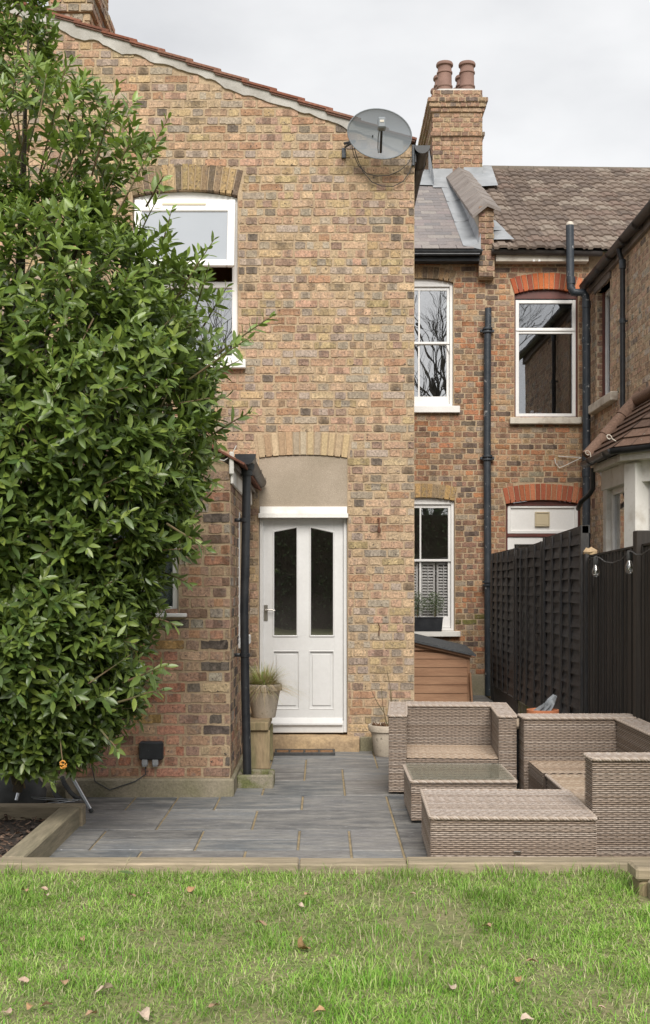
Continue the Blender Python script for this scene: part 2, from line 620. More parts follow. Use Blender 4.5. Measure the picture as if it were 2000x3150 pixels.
def lay_course(u0, u1, i, r, bond='flemish'):
    out = []
    if bond == 'flemish':
        per = LS + LH + 2 * JT
        u = u0 - per + (per / 2 if i % 2 else 0) - .03
        s = True
        while u < u1:
            L = (LS if s else LH)
            e = r.normal(0, .004)
            out.append((u, u + L + e, 's' if s else 'h'))
            u += L + JT + e
            s = not s
    else:
        u = u0 - (LS + JT) / 2 * (i % 2) - .005
        while u < u1:
            e = r.normal(0, .003)
            out.append((u, u + LS + e, 's'))
            u += LS + JT + e
    return out


def brickwork(parent, O, ang, u0, u1, z0, z1, key, pal, excl=None, top=None, n_obj=0, pick=None, course=.08, bond='flemish', seed=1, palzone=None, material=None, reserve=None):
    """bricks on a wall plane: u runs along the wall (rotated by ang about z), the face looks along -y when ang = 0.
    The n_obj best seen stretchers become objects of their own, the rest one mesh."""
    r = np.random.default_rng(seed)
    material = material or M['brick']
    recs = []
    n = int(round((z1 - z0) / course))
    for i in range(n):
        zc = z0 + (i + .5) * course
        ex = sorted(excl(zc)) if excl else []
        for a, b, kind in lay_course(u0, u1, i, r, bond):
            segs = [(max(a, u0), min(b, u1))]
            for xl, xr in ex:
                new = []
                for sa, sb in segs:
                    if xr <= sa or xl >= sb:
                        new.append((sa, sb))
                    else:
                        if xl - .007 - sa > .02:
                            new.append((sa, xl - .007))
                        if sb - xr - .007 > .02:
                            new.append((xr + .007, sb))
                segs = new
            for sa, sb in segs:
                if sb - sa < .022:
                    continue
                if top is not None and zc + course * .45 > top((sa + sb) / 2 + .02):
                    continue
                L = sb - sa
                recs.append(((sa + sb) / 2, L, zc, 's' if L > .155 else 'h'))
    ca, sa_ = math.cos(ang), math.sin(ang)
    cand = [k for k, q in enumerate(recs) if (pick is None or pick(q[0], q[2])) and q[1] > .06]
    cand.sort(key=lambda k: -round(recs[k][1], 2) + r.uniform(0, .05))
    chosen = set(cand[:n_obj])
    VV, FF, CC, off = [], [], [], 0
    for k, (u, L, zc, kind) in enumerate(recs):
        kk = key
        pl = pal
        if palzone is not None:
            zz = palzone(u, zc)
            if zz:
                kk, pl = zz
        vs = variants(pl, kk)[kind]
        v = vs[r.integers(len(vs))]
        nom = LS if kind == 's' else LH
        dz = r.normal(0, .0012)
        if k in chosen:
            if v[3] is None:
                me = bpy.data.meshes.new('brick')
                me.from_pydata([tuple(q) for q in v[0]], [], [list(map(int, f)) for f in v[1]])
                add_col(me, v[2])
                me.materials.append(material)
                v[3] = me
            o = bpy.data.objects.new('brick', v[3])
            o.location = (O[0] + u * ca, O[1] + u * sa_, zc + dz)
            o.rotation_euler = (0, 0, ang)
            o.scale = (L / nom, 1, 1)
            link(o, parent)
        else:
            q = v[0].copy()
            q[:, 0] = q[:, 0] * (L / nom) + u
            q[:, 2] += zc + dz
            w = np.empty_like(q)
            w[:, 0] = O[0] + q[:, 0] * ca - q[:, 1] * sa_
            w[:, 1] = O[1] + q[:, 0] * sa_ + q[:, 1] * ca
            w[:, 2] = q[:, 2]
            VV.append(w)
            FF.append(v[1] + off)
            CC.append(v[2])
            off += len(q)
    if VV:
        o = big('brickwork', np.concatenate(VV), np.concatenate(FF), material, parent, np.concatenate(CC))
        o['kind'] = 'stuff'
    return recs


class Arch:
    """segmental arch opening: half width a, springing height zs, rise, ring thickness t, sill height z0, centre xc"""

    def __init__(s, xl, xr, z0, zs, rise, t):
        s.xl, s.xr, s.z0, s.zs, s.rise, s.t = xl, xr, z0, zs, rise, t
        s.xc, s.a = (xl + xr) / 2, (xr - xl) / 2
        s.R = (s.a ** 2 + rise ** 2) / (2 * rise)
        s.cz = zs + rise - s.R
        s.th = math.asin(s.a / s.R)

    def excl(s, z):
        if s.z0 < z < s.zs:
            return [(s.xl, s.xr)]
        if s.zs <= z < s.cz + s.R + s.t + .02:
            h2 = (s.R + s.t + .012) ** 2 - (z - s.cz) ** 2
            if h2 <= 0:
                return []
            h = min(math.sqrt(h2), s.a + (z - s.zs) * math.tan(s.th) + .012)
            return [(s.xc - h, s.xc + h)]
        return []

    def crown(s):
        return s.zs + s.rise

    def voussoirs(s, parent, y0, y1, n, pal, seed, flip=1, material=None):
        r = np.random.default_rng(seed)
        gap = .010 / s.R / 2
        for k in range(n):
            t0 = -s.th + 2 * s.th * k / n + gap
            t1 = -s.th + 2 * s.th * (k + 1) / n - gap
            b = Bag()
            R0, R1 = s.R + .001, s.R + s.t + r.normal(0, .003)
            poly = [(s.xc + R0 * math.sin(t0), s.cz + R0 * math.cos(t0)), (s.xc + R0 * math.sin(t1), s.cz + R0 * math.cos(t1)),
                    (s.xc + R1 * math.sin(t1), s.cz + R1 * math.cos(t1)), (s.xc + R1 * math.sin(t0), s.cz + R1 * math.cos(t0))]
            yy = y0 + r.uniform(-.002, .002)
            cen = np.mean(poly, 0)
            inner = [tuple(cen + (np.array(p) - cen) * np.array([.9, .97])) for p in poly]
            V = [(p[0], yy, p[1]) for p in inner] + [(p[0], yy + .005, p[1]) for p in poly] + [(p[0], y1, p[1]) for p in poly]
            Fs = [[0, 1, 2, 3]]
            for q in range(4):
                q2 = (q + 1) % 4
                Fs += [[q, 4 + q, 4 + q2, q2], [4 + q, 8 + q, 8 + q2, 4 + q2]]
            c = pick_pal(pal, r)
            b.add(V, Fs, tuple(c))
            b.build('arch_brick', material or M['brick'], parent)


def wall_slab(name, m, parent, O, ang, u0, u1, z0, z1, openings=(), thick=.23, top=None, set_back=.0045):
    """mortar-coloured wall body with rectangular openings (u0,u1,z0,z1); bricks stand proud of it"""
    us = sorted(set([u0, u1] + [v for o in openings for v in o[:2] if u0 < v < u1]))
    b = Bag()
    ca, sa = math.cos(ang), math.sin(ang)

    def T(u, v, z): return (O[0] + u * ca - v * sa, O[1] + u * sa + v * ca, z)

    def quad(a, bb, c, d): b.add([a, bb, c, d], [[0, 1, 2, 3]])
    f, k = set_back, thick
    for a, e in zip(us[:-1], us[1:]):
        mid = (a + e) / 2
        cuts = sorted([(o[2], o[3]) for o in openings if o[0] < mid < o[1]])
        z = z0
        spans = []
        for c0, c1 in cuts:
            if c0 > z:
                spans.append((z, c0, False))
            z = c1
        spans.append((z, z1, True))
        for s0, s1, last in spans:
            tl = top(a) if (top and last) else s1
            tr = top(e) if (top and last) else s1
            quad(T(a, f, s0), T(e, f, s0), T(e, f, tr), T(a, f, tl))
            quad(T(e, k, s0), T(a, k, s0), T(a, k, tl), T(e, k, tr))
            quad(T(a, f, tl), T(e, f, tr), T(e, k, tr), T(a, k, tl))
    for o in openings:
        a, e, c0, c1 = o[:4]
        quad(T(a, f, c0), T(a, k, c0), T(a, k, c1), T(a, f, c1))
        quad(T(e, k, c0), T(e, f, c0), T(e, f, c1), T(e, k, c1))
        quad(T(a, f, c1), T(a, k, c1), T(e, k, c1), T(e, f, c1))
        quad(T(a, k, c0), T(a, f, c0), T(e, f, c0), T(e, k, c0))
    for u in (u0, u1):
        tt = top(u) if top else z1
        quad(T(u, f, z0), T(u, k, z0), T(u, k, tt), T(u, f, tt))
    return b.build(name, m, parent)


def room(parent, x0, x1, y0, y1, z0, z1, m=None):
    """the unlit room behind an opening: five inside faces"""
    b = Bag()
    V = [(x0, y0, z0), (x1, y0, z0), (x1, y1, z0), (x0, y1, z0), (x0, y0, z1), (x1, y0, z1), (x1, y1, z1), (x0, y1, z1)]
    b.add(V, [[0, 1, 2, 3], [7, 6, 5, 4], [3, 2, 6, 7], [0, 3, 7, 4], [2, 1, 5, 6]])
    return b.build('room', m or M['dark'], parent)


def frame(b, x0, x1, z0, z1, w, y0, y1, wb=None, wt=None, bev=.004):
    wb, wt = wb or w, wt or w
    b.box(x0, x0 + w, y0, y1, z0, z1, bev)
    b.box(x1 - w, x1, y0, y1, z0, z1, bev)
    b.box(x0 + w, x1 - w, y0 + .001, y1 - .001, z1 - wt, z1 - .0005, bev)
    b.box(x0 + w, x1 - w, y0 + .001, y1 - .001, z0 + .0005, z0 + wb, bev)


def pane(parent, m, x0, x1, y, z0, z1, name='pane'):
    b = Bag()
    b.box(x0, x1, y, y + .006, z0, z1, .0005)
    return b.build(name, m, parent)


# ------------------------------------------------------------------ ground, lawn, patio
g = Bag()
g.add([(-300, -300, -.06), (300, -300, -.06), (300, 300, -.06), (-300, 300, -.06)], [[0, 1, 2, 3]])
tag(g.build('ground', M['ground']), 'dark earth lying under and around the garden', 'ground', kind='structure')
YL = Y(6.16)                                                    # back edge of the lawn
g = Bag()
LZ = .075
g.box(-6, 6, -30, YL, -.05, LZ, .002)
tag(g.build('lawn', M['ground']), 'earth of the small lawn in front of the patio', 'lawn', kind='structure')

patio = bx('patio', M['joint'], None, -3.2, 2.36, Y(6.30), 5.69, -.05, -.010)
tag(patio, 'patio of dark slate slabs with sandy joints behind the house', 'patio', kind='structure')
GX = [-3.27, -2.96, -2.65, -2.34, -2.03, -1.72, -1.405, -1.085, -.77, -.46, -.148, .172, .483, .795, 1.105, 1.415, 1.725, 2.035, 2.345]
rows = [  # far d, near d, joints seen in the photograph (x), the rest follow the same grid
    (7.04, 6.45, [-1.72, -1.085, -.46, .172, .483, 1.105, 1.725]),
    (7.62, 7.04, [-1.72, -1.405, -.77, -.148, .172, .483, 1.105, 1.725]),
    (8.30, 7.62, [-2.03, -1.085, -.46, .483, 1.105, 2.035]),
    (8.87, 8.30, [-2.03, -1.405, -1.085, -.77, -.148, .483, 1.105, 1.725]),
    (9.55, 8.87, [-2.34, -1.72, -1.085, -.46, .172, .795, 1.415, 2.035]),
    (10.17, 9.55, [-1.72, -1.085, -.46, -.148, .172, .795, 1.415, 2.035]),
    (10.74, 10.17, [-1.72, -1.085, -.46, -.148, .483, 1.105, 1.725]),
    (11.23, 10.74, [-1.72, -1.085, -.46, .483, 1.105, 1.725]),
    (11.83, 11.23, [-1.72, -.77, .172, .795, 1.415]),
]
dd = 11.83
while dd < 16.9:
    rows.append((min(dd + .6, 16.93), dd, [.9, 1.26 + .3 * (len(rows) % 2), 1.87]))
    dd += .6
split_rows = {(1, -1.405), (2, -1.085), (5, -1.085), (5, -.46), (6, -.46), (4, .172), (0, .172)}
for ri, (df, dn, js) in enumerate(rows):
    xs = [-3.2] + js + [2.35]
    for a, b in zip(xs[:-1], xs[1:]):
        halves = [(dn, df)]
        if (ri, a) in split_rows or random.random() < .22:
            halves = [(dn, (dn + df) / 2), ((dn + df) / 2, df)]
        for h0, h1 in halves:
            v = random.uniform(.62, 1.3)
            w = random.uniform(-.008, .010)
            gb = Bag().box(a + .0075, b - .0075, Y(h0) + .0025, Y(h1) - .0025, -.03, random.uniform(-.003, .003), .004,
                           col=(.160 * v + w, .164 * v, .169 * v - w * .6))
            gb.build('paving_slab', M['paving'], patio)

# ------------------------------------------------------------------ the brick house
house = thing('brick_house', 'tall yellow brick terraced house with sloping gable and white back door', 'house', (0, 0, 0))
ZT = lambda x: Z(70 + .351 * (CX + 320 * x - 216), D0)          # underside of the verge tiles
XR = .884
a_w1 = Arch(X(408, D0), X(731, D0), Z(1122, D0), Z(603, D0), .06, .25)
a_dr = Arch(X(797, D0), X(1069, D0), -.1, Z(1409, D0), .030, .222)
opn = [(a_w1.xl, a_w1.xr, a_w1.z0, a_w1.crown()), (a_dr.xl, a_dr.xr, -.05, a_dr.crown())]
wall = wall_slab('wall', M['mortar'], house, (0, 0), 0, -4.4, XR, -.05, 9, opn, .24, top=lambda x: ZT(x) - .012)


def ex_main(z):
    return a_w1.excl(z) + a_dr.excl(z)


vis = lambda u, z: (u > -1.0 or (u > -1.9 and z > 5.6)) and u < .85 and z > .1
brickwork(wall, (0, 0), 0, -4.4, XR - .002, .10, 9.0, 'main', PAL_MAIN, ex_main, lambda x: ZT(x) - .05, 200, vis, seed=3)
brickwork(wall, (XR, .012), PI / 2, 0, 5.66, .10, 5.78, 'side', PAL_SIDE, None, None, 0, seed=4)
bx('plinth', M['concrete'], house, .36, XR + .02, -.035, .007, -.04, Z(2268, 11.2), b=.008)
# verge mortar and tiles
b = Bag()
us = np.arange(-4.4, .80, .045)
rr = np.random.default_rng(5)
low = [ZT(u) - .098 + .07 * (float(vnoise(np.array(u), np.array(.3), .21, 5)) - .5) + .035 * (float(vnoise(np.array(u), np.array(7.3), .09, 6)) - .5) + rr.normal(0, .004) for u in us]
for i in range(len(us) - 1):
    u, v = us[i], us[i + 1]
    y = -.016
    V = [(u, y, low[i]), (v, y, low[i + 1]), (v, y - .014, ZT(v)), (u, y - .014, ZT(u)), (u, .02, low[i] + .0), (v, .02, low[i + 1])]
    b.add(V, [[0, 1, 2, 3], [4, 5, 1, 0]])
b.build('verge_mortar', M['fillet'], house)
phi = math.atan(.351)
roof = part('roof', M['felt'], house, lambda b: b.prism([(-4.4, ZT(-4.4) - .01), (.90, ZT(.90) - .01), (.90, ZT(.90) - .05), (-4.4, ZT(-4.4) - .05)], 1, .25, 5.6))
PAL_T = [(.21, .085, .055), (.25, .11, .075), (.18, .08, .055), (.23, .12, .085)]
k = 0
x = .90
while x > -4.3:
    xm = x - .155
    Rm = Matrix.Rotation(phi - .075, 3, 'Y')
    zc = ZT(xm) + .024
    gb = Bag().box(xm - .185, xm + .165, -.055, .27, zc - .013, zc + .011, .003, R=Rm, col=random.choice(PAL_T))
    gb.box(xm - .17, xm + .15, -.045, .26, zc - .030, zc - .013, .003, R=Rm, col=(.17, .10, .08))
    gb.build('roof_tile', M['tile'], roof)
    gb = Bag().box(xm - .185, xm + .165, .275, 5.6, zc - .010, zc + .010, .003, R=Rm, col=random.choice(PAL_T))
    gb.build('tile_course', M['tile'], roof)
    x -= .268


def gutter(b, p0, p1, r, cap0=True, cap1=True, seg=12):
    """half-round gutter with its open side up"""
    p0, p1 = Vector(p0), Vector(p1)
    t = (p1 - p0).normalized()
    sd = Vector((0, 0, 1)).cross(t).normalized()
    V, Fs = [], []
    for p in (p0, p1):
        for rad in (r, r - .006):
            for k in range(seg + 1):
                a = PI + PI * k / seg
                V.append(p + sd * math.cos(a) * rad + Vector((0, 0, 1)) * math.sin(a) * rad)
    n = seg + 1
    for k in range(seg):
        Fs.append([k, k + 1, 2 * n + k + 1, 2 * n + k])
        Fs.append([n + k + 1, n + k, 3 * n + k, 3 * n + k + 1])
    for e in (0, seg):
        Fs.append([e, n + e, 3 * n + e, 2 * n + e])
    if cap0:
        Fs.append(list(range(n)))
    if cap1:
        Fs.append([2 * n + k for k in range(n)])
    b.add(V, Fs)


gt = part('gutter', M['browngutter'], house, lambda b: gutter(b, (.955, -.01, 5.80), (.955, 5.6, 5.76), .066), smooth=True)
part('gutter_end', M['black'], gt, lambda b: gutter(b, (.957, -.045, 5.806), (.957, .03, 5.806), .076), smooth=True)
part('gutter_clip', M['black'], gt, lambda b: gutter(b, (.957, .42, 5.80), (.957, .52, 5.80), .073, False, False), smooth=True)
bx('fascia', M['black'], house, XR + .004, XR + .02, .0, 5.6, 5.66, 5.83)
bx('bracket', M['oldpipe'], gt, .86, .885, -.03, .0, 5.62, 5.82)

# upper left window, its top light propped open
a_w1.voussoirs(wall, -.006, .10, 17, [((.36, .25, .13), 10), ((.25, .175, .11), 10), ((.17, .125, .085), 6), ((.40, .30, .17), 6)], 11)
bx('arch_joint', M['mortar'], wall, a_w1.xl - .06, a_w1.xr + .06, .004, .09, a_w1.crown() + .004, a_w1.crown() + .24)


def arch_fill(b, A, zlow, y0, y1, inset=.0):
    n = 14
    poly = [(A.xl + inset, zlow), (A.xr - inset, zlow)]
    for k in range(n + 1):
        th = A.th - 2 * A.th * k / n
        poly.append((A.xc + (A.R - .004) * math.sin(th) * (1 - inset / A.a), A.cz + (A.R - .004) * math.cos(th)))
    b.prism(poly, 1, y0, y1)


w = Bag()
zb, ztp = Z(1108, D0), Z(614, D0)
frame(w, a_w1.xl + .002, a_w1.xr - .002, zb, ztp, .055, .055, .115)
arch_fill(w, a_w1, ztp + .001, .058, .11)
w.box(a_w1.xl + .057, a_w1.xr - .057, .056, .113, Z(881, D0), Z(862, D0))
win = w.build('window', M['white'], house)
bx('sill', M['white'], win, a_w1.xl - .09, X(757, D0), -.07, .10, Z(1136, D0), Z(1108, D0) - .001, b=.008)
pane(win, M['glass_sky'], a_w1.xl + .05, a_w1.xr - .05, .085, zb + .05, Z(881, D0) + .005)
sash = Bag()
hz = Z(612, D0) - .01
sx0, sx1, sh = a_w1.xl + .02, X(724, D0), .70
frame(sash, sx0, sx1, -sh, 0, .072, -.045, .0, wb=.068, wt=.125, bev=.008)
so = sash.build('sash', M['white'], win)
so.location = (0, .045, hz)
so.rotation_euler = (math.radians(-13), 0, 0)
fp = Bag().box(sx0 + .06, sx1 - .06, -.026, -.018, -sh + .06, -.10, .0005).build('frosted_pane', M['frost'], win)
fp.location, fp.rotation_euler = so.location, so.rotation_euler
tv = Bag().box(X(500, D0), X(634, D0), -.053, -.044, -.066, -.046, .002).build('trickle_vent', M['beige'], win)
tv.location, tv.rotation_euler = so.location, so.rotation_euler
room(house, a_w1.xl - .3, a_w1.xr + .3, .24, 2.4, 3.4, 5.45, M['brownroom'])

# back door with its rendered panel and lintel
a_dr.voussoirs(wall, -.006, .10, 13, [((.48, .37, .23), 14), ((.45, .34, .20), 8), ((.42, .30, .185), 4), ((.40, .33, .24), 3)], 12, material=M['brick2'])
bx('arch_joint', M['mortar'], wall, a_dr.xl - .05, a_dr.xr + .05, .004, .09, a_dr.crown() + .004, a_dr.crown() + .21)
b = Bag()
arch_fill(b, a_dr, Z(1566, D0), .012, .20)
b.build('render_panel', M['render'], house)
lt = Bag()
x0, x1 = X(796, D0), X(1071, D0)
lt.prism([(.02, Z(1578, D0)), (-.045, Z(1580, D0)), (-.05, Z(1593, D0)), (.02, Z(1594, D0))], 0, x0, x1)
lt.prism([(.02, Z(1557, D0)), (-.012, Z(1560, D0)), (-.040, Z(1580, D0)), (.02, Z(1577, D0))], 0, x0 + .012, x1 - .01)
lt.build('lintel', M['oldwhite'], house)
DY = .075
dj = Bag()
zt_, zl = Z(1592, D0), Z(2252, 11.33)
dj.box(a_dr.xl + .003, X(809, D0), .045, .14, zl, zt_, .004)
dj.box(X(1057, D0), a_dr.xr - .003, .045, .14, zl, zt_, .004)
dj.box(X(809, D0), X(1057, D0), .05, .14, zt_ - .018, zt_ - .0005, .004)
door_frame = dj.build('door_frame', M['shaded_white'], house)
dz = lambda py: Z(py, D0 + DY)
dx = lambda px: X(px, D0 + DY)
dl = Bag()
y0, y1 = DY, DY + .044
L_, R_ = 810, 1056
zbot, ztop = dz(2214), dz(1596)
dl.box(dx(L_), dx(841), y0, y1, zbot, ztop, .002)
dl.box(dx(1027), dx(R_), y0, y1, zbot, ztop, .002)
dl.box(dx(915), dx(954), y0 + .0005, y1, dz(1957), ztop, .001)
dl.box(dx(920), dx(952), y0 + .0005, y1, dz(2181), dz(2003), .001)
dl.box(dx(841), dx(1027), y0 + .0008, y1, dz(2003), dz(1957), .001)
dl.box(dx(841), dx(1027), y0 + .0008, y1, zbot, dz(2181), .001)
dl.prism([(dx(841), dz(1635)), (dx(915), dz(1621)), (dx(915), ztop), (dx(841), ztop)], 1, y0 + .0006, y1)
dl.prism([(dx(954), dz(1621)), (dx(1027), dz(1637)), (dx(1027), ztop), (dx(954), ztop)], 1, y0 + .0006, y1)
door = dl.build('door', M['shaded_white'], house)
for (pl, pr, tl, tr) in ((841, 915, 1635, 1621), (954, 1027, 1621, 1637)):
    b = Bag()
    for (qa, qb) in (((pl, tl), (pr, tr)), ((pl, tl), (pl, 1957)), ((pr, tr), (pr, 1957)), ((pl, 1957), (pr, 1957))):
        va, vb = Vector((dx(qa[0]), y0 - .001, dz(qa[1]))), Vector((dx(qb[0]), y0 - .001, dz(qb[1])))
        b.tube([va, vb], .0085, 6)
    b.build('glazing_bead', M['shaded_white'], door)
    b = Bag()
    b.prism([(dx(pl) - .005, dz(1960)), (dx(pr) + .005, dz(1960)), (dx(pr) + .005, dz(tr) + .004), (dx(pl) - .005, dz(tl) + .004)], 1, y0 + .016, y0 + .021)
    b.build('pane', M['glass_dark'], door)
for pl, pr in ((838, 920), (952, 1033)):
    pl, pr = (841, 920) if pl == 838 else (952, 1027)
    b = Bag()
    b.box(dx(pl) - .004, dx(pr) + .004, y0 + .018, y0 + .03, dz(2185), dz(1999), .001)
    b.box(dx(pl) + .026, dx(pr) - .026, y0 + .007, y0 + .019, dz(2181) + .03, dz(2003) - .03, .011)
    b.build('panel', M['shaded_white'], door)
    b = Bag()
    for (qa, qb) in (((pl, 2003), (pr, 2003)), ((pl, 2003), (pl, 2181)), ((pr, 2003), (pr, 2181)), ((pl, 2181), (pr, 2181))):
        b.tube([(dx(qa[0]), y0 + .004, dz(qa[1])), (dx(qb[0]), y0 + .004, dz(qb[1]))], .0075, 6)
    b.build('panel_moulding', M['shaded_white'], door)
b = Bag()
b.prism([(y0, dz(2208)), (y0 - .012, dz(2208)), (y0 - .05, dz(2224)), (y0 - .05, dz(2229)), (y0, dz(2229))], 0, dx(812), dx(1054))
b.build('weatherboard', M['shaded_white'], door)
bx('threshold', M['shaded_white'], door_frame, dx(809), dx(1057), .05, .14, zl - .004, dz(2216), b=.004)
hp = bx('handle_plate', M['chrome'], door, dx(812), dx(824), y0 - .008, y0, dz(1910), dz(1861), b=.002)
b = Bag()
b.tube([(dx(818), y0, dz(1877)), (dx(818), y0 - .045, dz(1877))], .009, 10)
b.tube([(dx(816), y0 - .045, dz(1877)), (dx(832), y0 - .048, dz(1876)), (dx(846), y0 - .044, dz(1878))], [.008, .007, .006], 10)
b.build('lever', M['chrome'], door, True)
room(house, -.75, .45, .24, 1.3, -.04, 2.5)
b = Bag()
rs = np.random.default_rng(3)
n = 16
xa, xb = X(797, D0) - .15, X(1105, 11.2)
V, Fs = [], []
for i in range(n + 1):
    xx = xa + (xb - xa) * i / n
    e = rs.normal(0, .005)
    V += [(xx, .20, .155), (xx, -.05 + e, .14 + rs.normal(0, .004)), (xx, -.075 + e + rs.normal(0, .006), .115 + rs.normal(0, .006)), (xx, -.07 + e, -.03)]
for i in range(n):
    for q in range(3):
        Fs.append([i * 4 + q, i * 4 + q + 1, i * 4 + 5 + q, i * 4 + 4 + q])
Fs += [[3, 2, 1, 0], [n * 4, n * 4 + 1, n * 4 + 2, n * 4 + 3]]
b.add(V, Fs)
b.build('step', M['stone'], house, True)

# overflow pipe sticking out of the gable
part('overflow_pipe', M['steel'], house, lambda b: b.tube([(X(392, D0), .02, Z(432, D0)), (X(392, D0), -.64, Z(432, D0) + .004)], .0145, 12), True)
# rusty pulley, hook
b = Bag()
px_, zz = X(1165, D0), Z(1596, D0)
b.tube([(px_, .01, zz), (px_, -.05, zz)], .012, 8)
b.tube([(px_, -.045, zz), (px_ + .004, -.05, zz - .05), (px_, -.05, zz - .09)], .006, 6)
b.lathe([(.0, -.03), (.014, -.025), (.018, 0), (.014, .025), (0, .03)], (px_ + .003, -.05, zz - .11), 10)
b.build('pulley', M['rust'], house, True)
part('hook', M['rust'], house, lambda b: b.tube([(px_, .01, Z(1918, D0)), (px_, -.03, Z(1920, D0)), (px_ + .012, -.035, Z(1930, D0)), (px_, -.03, Z(1942, D0)), (px_ + .004, -.02, Z(1955, D0))], .005, 6))

# ------------------------------------------------------------------ chimneys


def chimney(parent, x0, x1, y0, y1, bands, key, pal, n_obj, seed, extra=None):
    st = bx('chimney', M['mortar'], parent, x0 + .01, x1 - .01, y0 + .01, y1 - .01, bands[0][0], bands[-1][1], b=.001)
    for i, (z0, z1, dl_) in enumerate(bands):
        if dl_ > 0:
            bx('corbel', M['mortar'], st, x0 - dl_ + .01, x1 + dl_ - .01, y0 - dl_ + .01, y1 + dl_ - .01, z0 + .004, z1 - .003, b=.001)
        crs = (z1 - z0) / max(1, round((z1 - z0) / .08))
        for (O, ang, w) in (((x0 - dl_, y0 - dl_), 0, x1 - x0 + 2 * dl_), ((x1 + dl_, y0 - dl_), PI / 2, y1 - y0 + 2 * dl_), ((x0 - dl_, y1 + dl_), -PI / 2, y1 - y0 + 2 * dl_)):
            brickwork(st, O, ang, 0, w, z0, z1, key, pal, course=crs, n_obj=(n_obj if ang == 0 and dl_ == 0 else 0), seed=seed * 10 + i, bond='flemish')
    return st


chimney(house, -2.62, -2.25, .09, 1.05, [(6.4, 7.14, 0), (7.14, 7.30, .03), (7.30, 7.46, .06), (7.46, 8.1, 0)], 'chim', PAL_MAIN, 8, 21)

zp = lambda py: Z(py, 20.4)
stack = chimney(house, 1.92, 2.79, Y(20.4), Y(22.4), [(8.0, zp(420), 0), (zp(420), zp(406), .035), (zp(406), zp(346), 0), (zp(346), zp(332), .03), (zp(332), zp(318), .06), (zp(318), zp(303), .085), (zp(303), zp(276), .0)], 'chim2', PAL_CHIM, 14, 22)
b = Bag()
V = []
for (ins, z) in ((0.02, zp(278)), (.14, zp(262))):
    V += [(1.92 + ins, Y(20.4) + ins, z), (2.79 - ins, Y(20.4) + ins, z), (2.79 - ins, Y(22.4) - ins, z), (1.92 + ins, Y(22.4) - ins, z)]
b.add(V, [[0, 1, 5, 4], [1, 2, 6, 5], [2, 3, 7, 6], [3, 0, 4, 7], [4, 5, 6, 7]])
b.build('flaunching', M['fillet'], stack)
prof = [(.0, 0), (.135, 0), (.13, .15), (.142, .16), (.142, .185), (.128, .20), (.125, .40), (.14, .41), (.14, .435), (.124, .45), (.122, .53), (.15, .545), (.152, .575), (.14, .60), (.10, .60), (.098, .3)]
pot_bag = Bag().lathe(prof, (0, 0, 0), 26)
pot0 = pot_bag.build('chimney_pot', M['claypot'], stack, True, loc=(X(1368, 20.75), Y(20.75), zp(273)))
for (px_, d_) in ((1437, 20.75), (1365, 21.3), (1431, 21.3), (1362, 21.85), (1428, 21.85)):
    clone(pot0, stack, (X(1368 if px_ < 1400 else 1437, 20.75), Y(d_), zp(273)))

# ------------------------------------------------------------------ recessed back wall of the house and its roof
YB = 5.70
DB = YB + D0
zB = lambda py: Z(py, DB)
xB = lambda px: X(px, DB)
a_u = Arch(xB(1187), xB(1395), zB(1255), zB(869), .065, .17)
a_l = Arch(xB(1191), xB(1399), zB(1945), zB(1541), .05, .20)
bw = wall_slab('wall', M['mortar'], house, (0, YB), 0, .5, 2.36, -.05, 6.40, [(a.xl, a.xr, a.z0, a.crown()) for a in (a_u, a_l)], .24)
brickwork(bw, (0, YB), 0, .5, 2.36, .30, 6.38, 'back', PAL_BACK, lambda z: a_u.excl(z) + a_l.excl(z), None, 60, lambda u, z: u > 1.35, course=.08, seed=31, palzone=lambda u, z: ('moss', PAL_MOSS) if (xB(1400) < u < xB(1500) and zB(1945) < z < zB(1885) and (u * 7 + z * 5) % 1 < .75) else None)
bx('plinth', M['concrete'], house, .9, 2.36, YB - .03, YB + .007, -.05, .30, b=.008)
a_u.voussoirs(bw, YB - .006, YB + .1, 13, [((.33, .22, .12), 10), ((.25, .17, .10), 8), ((.17, .12, .08), 5)], 13)
a_l.voussoirs(bw, YB - .006, YB + .1, 12, [((.46, .31, .14), 14), ((.40, .27, .12), 8), ((.33, .24, .14), 4)], 14)
for A in (a_u, a_l):
    bx('arch_joint', M['mortar'], bw, A.xl - .04, A.xr + .04, YB + .004, YB + .09, A.crown() + .004, A.crown() + A.t - .01)


def sash_window(A, zm, zsill, zpane_b, gm_top, gm_low):
    w = Bag()
    y = YB + .05
    zt = A.zs - .005
    frame(w, A.xl + .004, A.xr - .004, zsill, zt, .042, y, y + .10)
    arch_fill(w, A, zt + .001, y + .004, y + .09)
    win = w.build('window', M['white'], house)
    s = Bag()
    xl, xr = A.xl + .047, A.xr - .047
    frame(s, xl, xr, zm - .01, zt - .043, .04, y + .03, y + .06, wb=.035, wt=.05)
    s.build('upper_sash', M['white'], win)
    s = Bag()
    frame(s, xl, xr, zsill + .044, zm + .025, .04, y + .062, y + .095, wb=zpane_b - zsill - .044, wt=.04)
    s.build('lower_sash', M['white'], win)
    xm = (A.xl + A.xr) / 2
    bx('glazing_bar', M['white'], win, xm - .012, xm + .012, y + .032, y + .058, zm + .025, zt - .09, b=.003)
    bx('glazing_bar', M['white'], win, xm - .012, xm + .012, y + .066, y + .09, zpane_b, zm - .015, b=.003)
    for a_, b_ in ((xl + .038, xm - .011), (xm + .011, xr - .038)):
        pane(win, gm_top, a_, b_, y + .045, zm + .02, zt - .09)
        pane(win, gm_low, a_, b_, y + .078, zpane_b - .003, zm - .012)
    return win


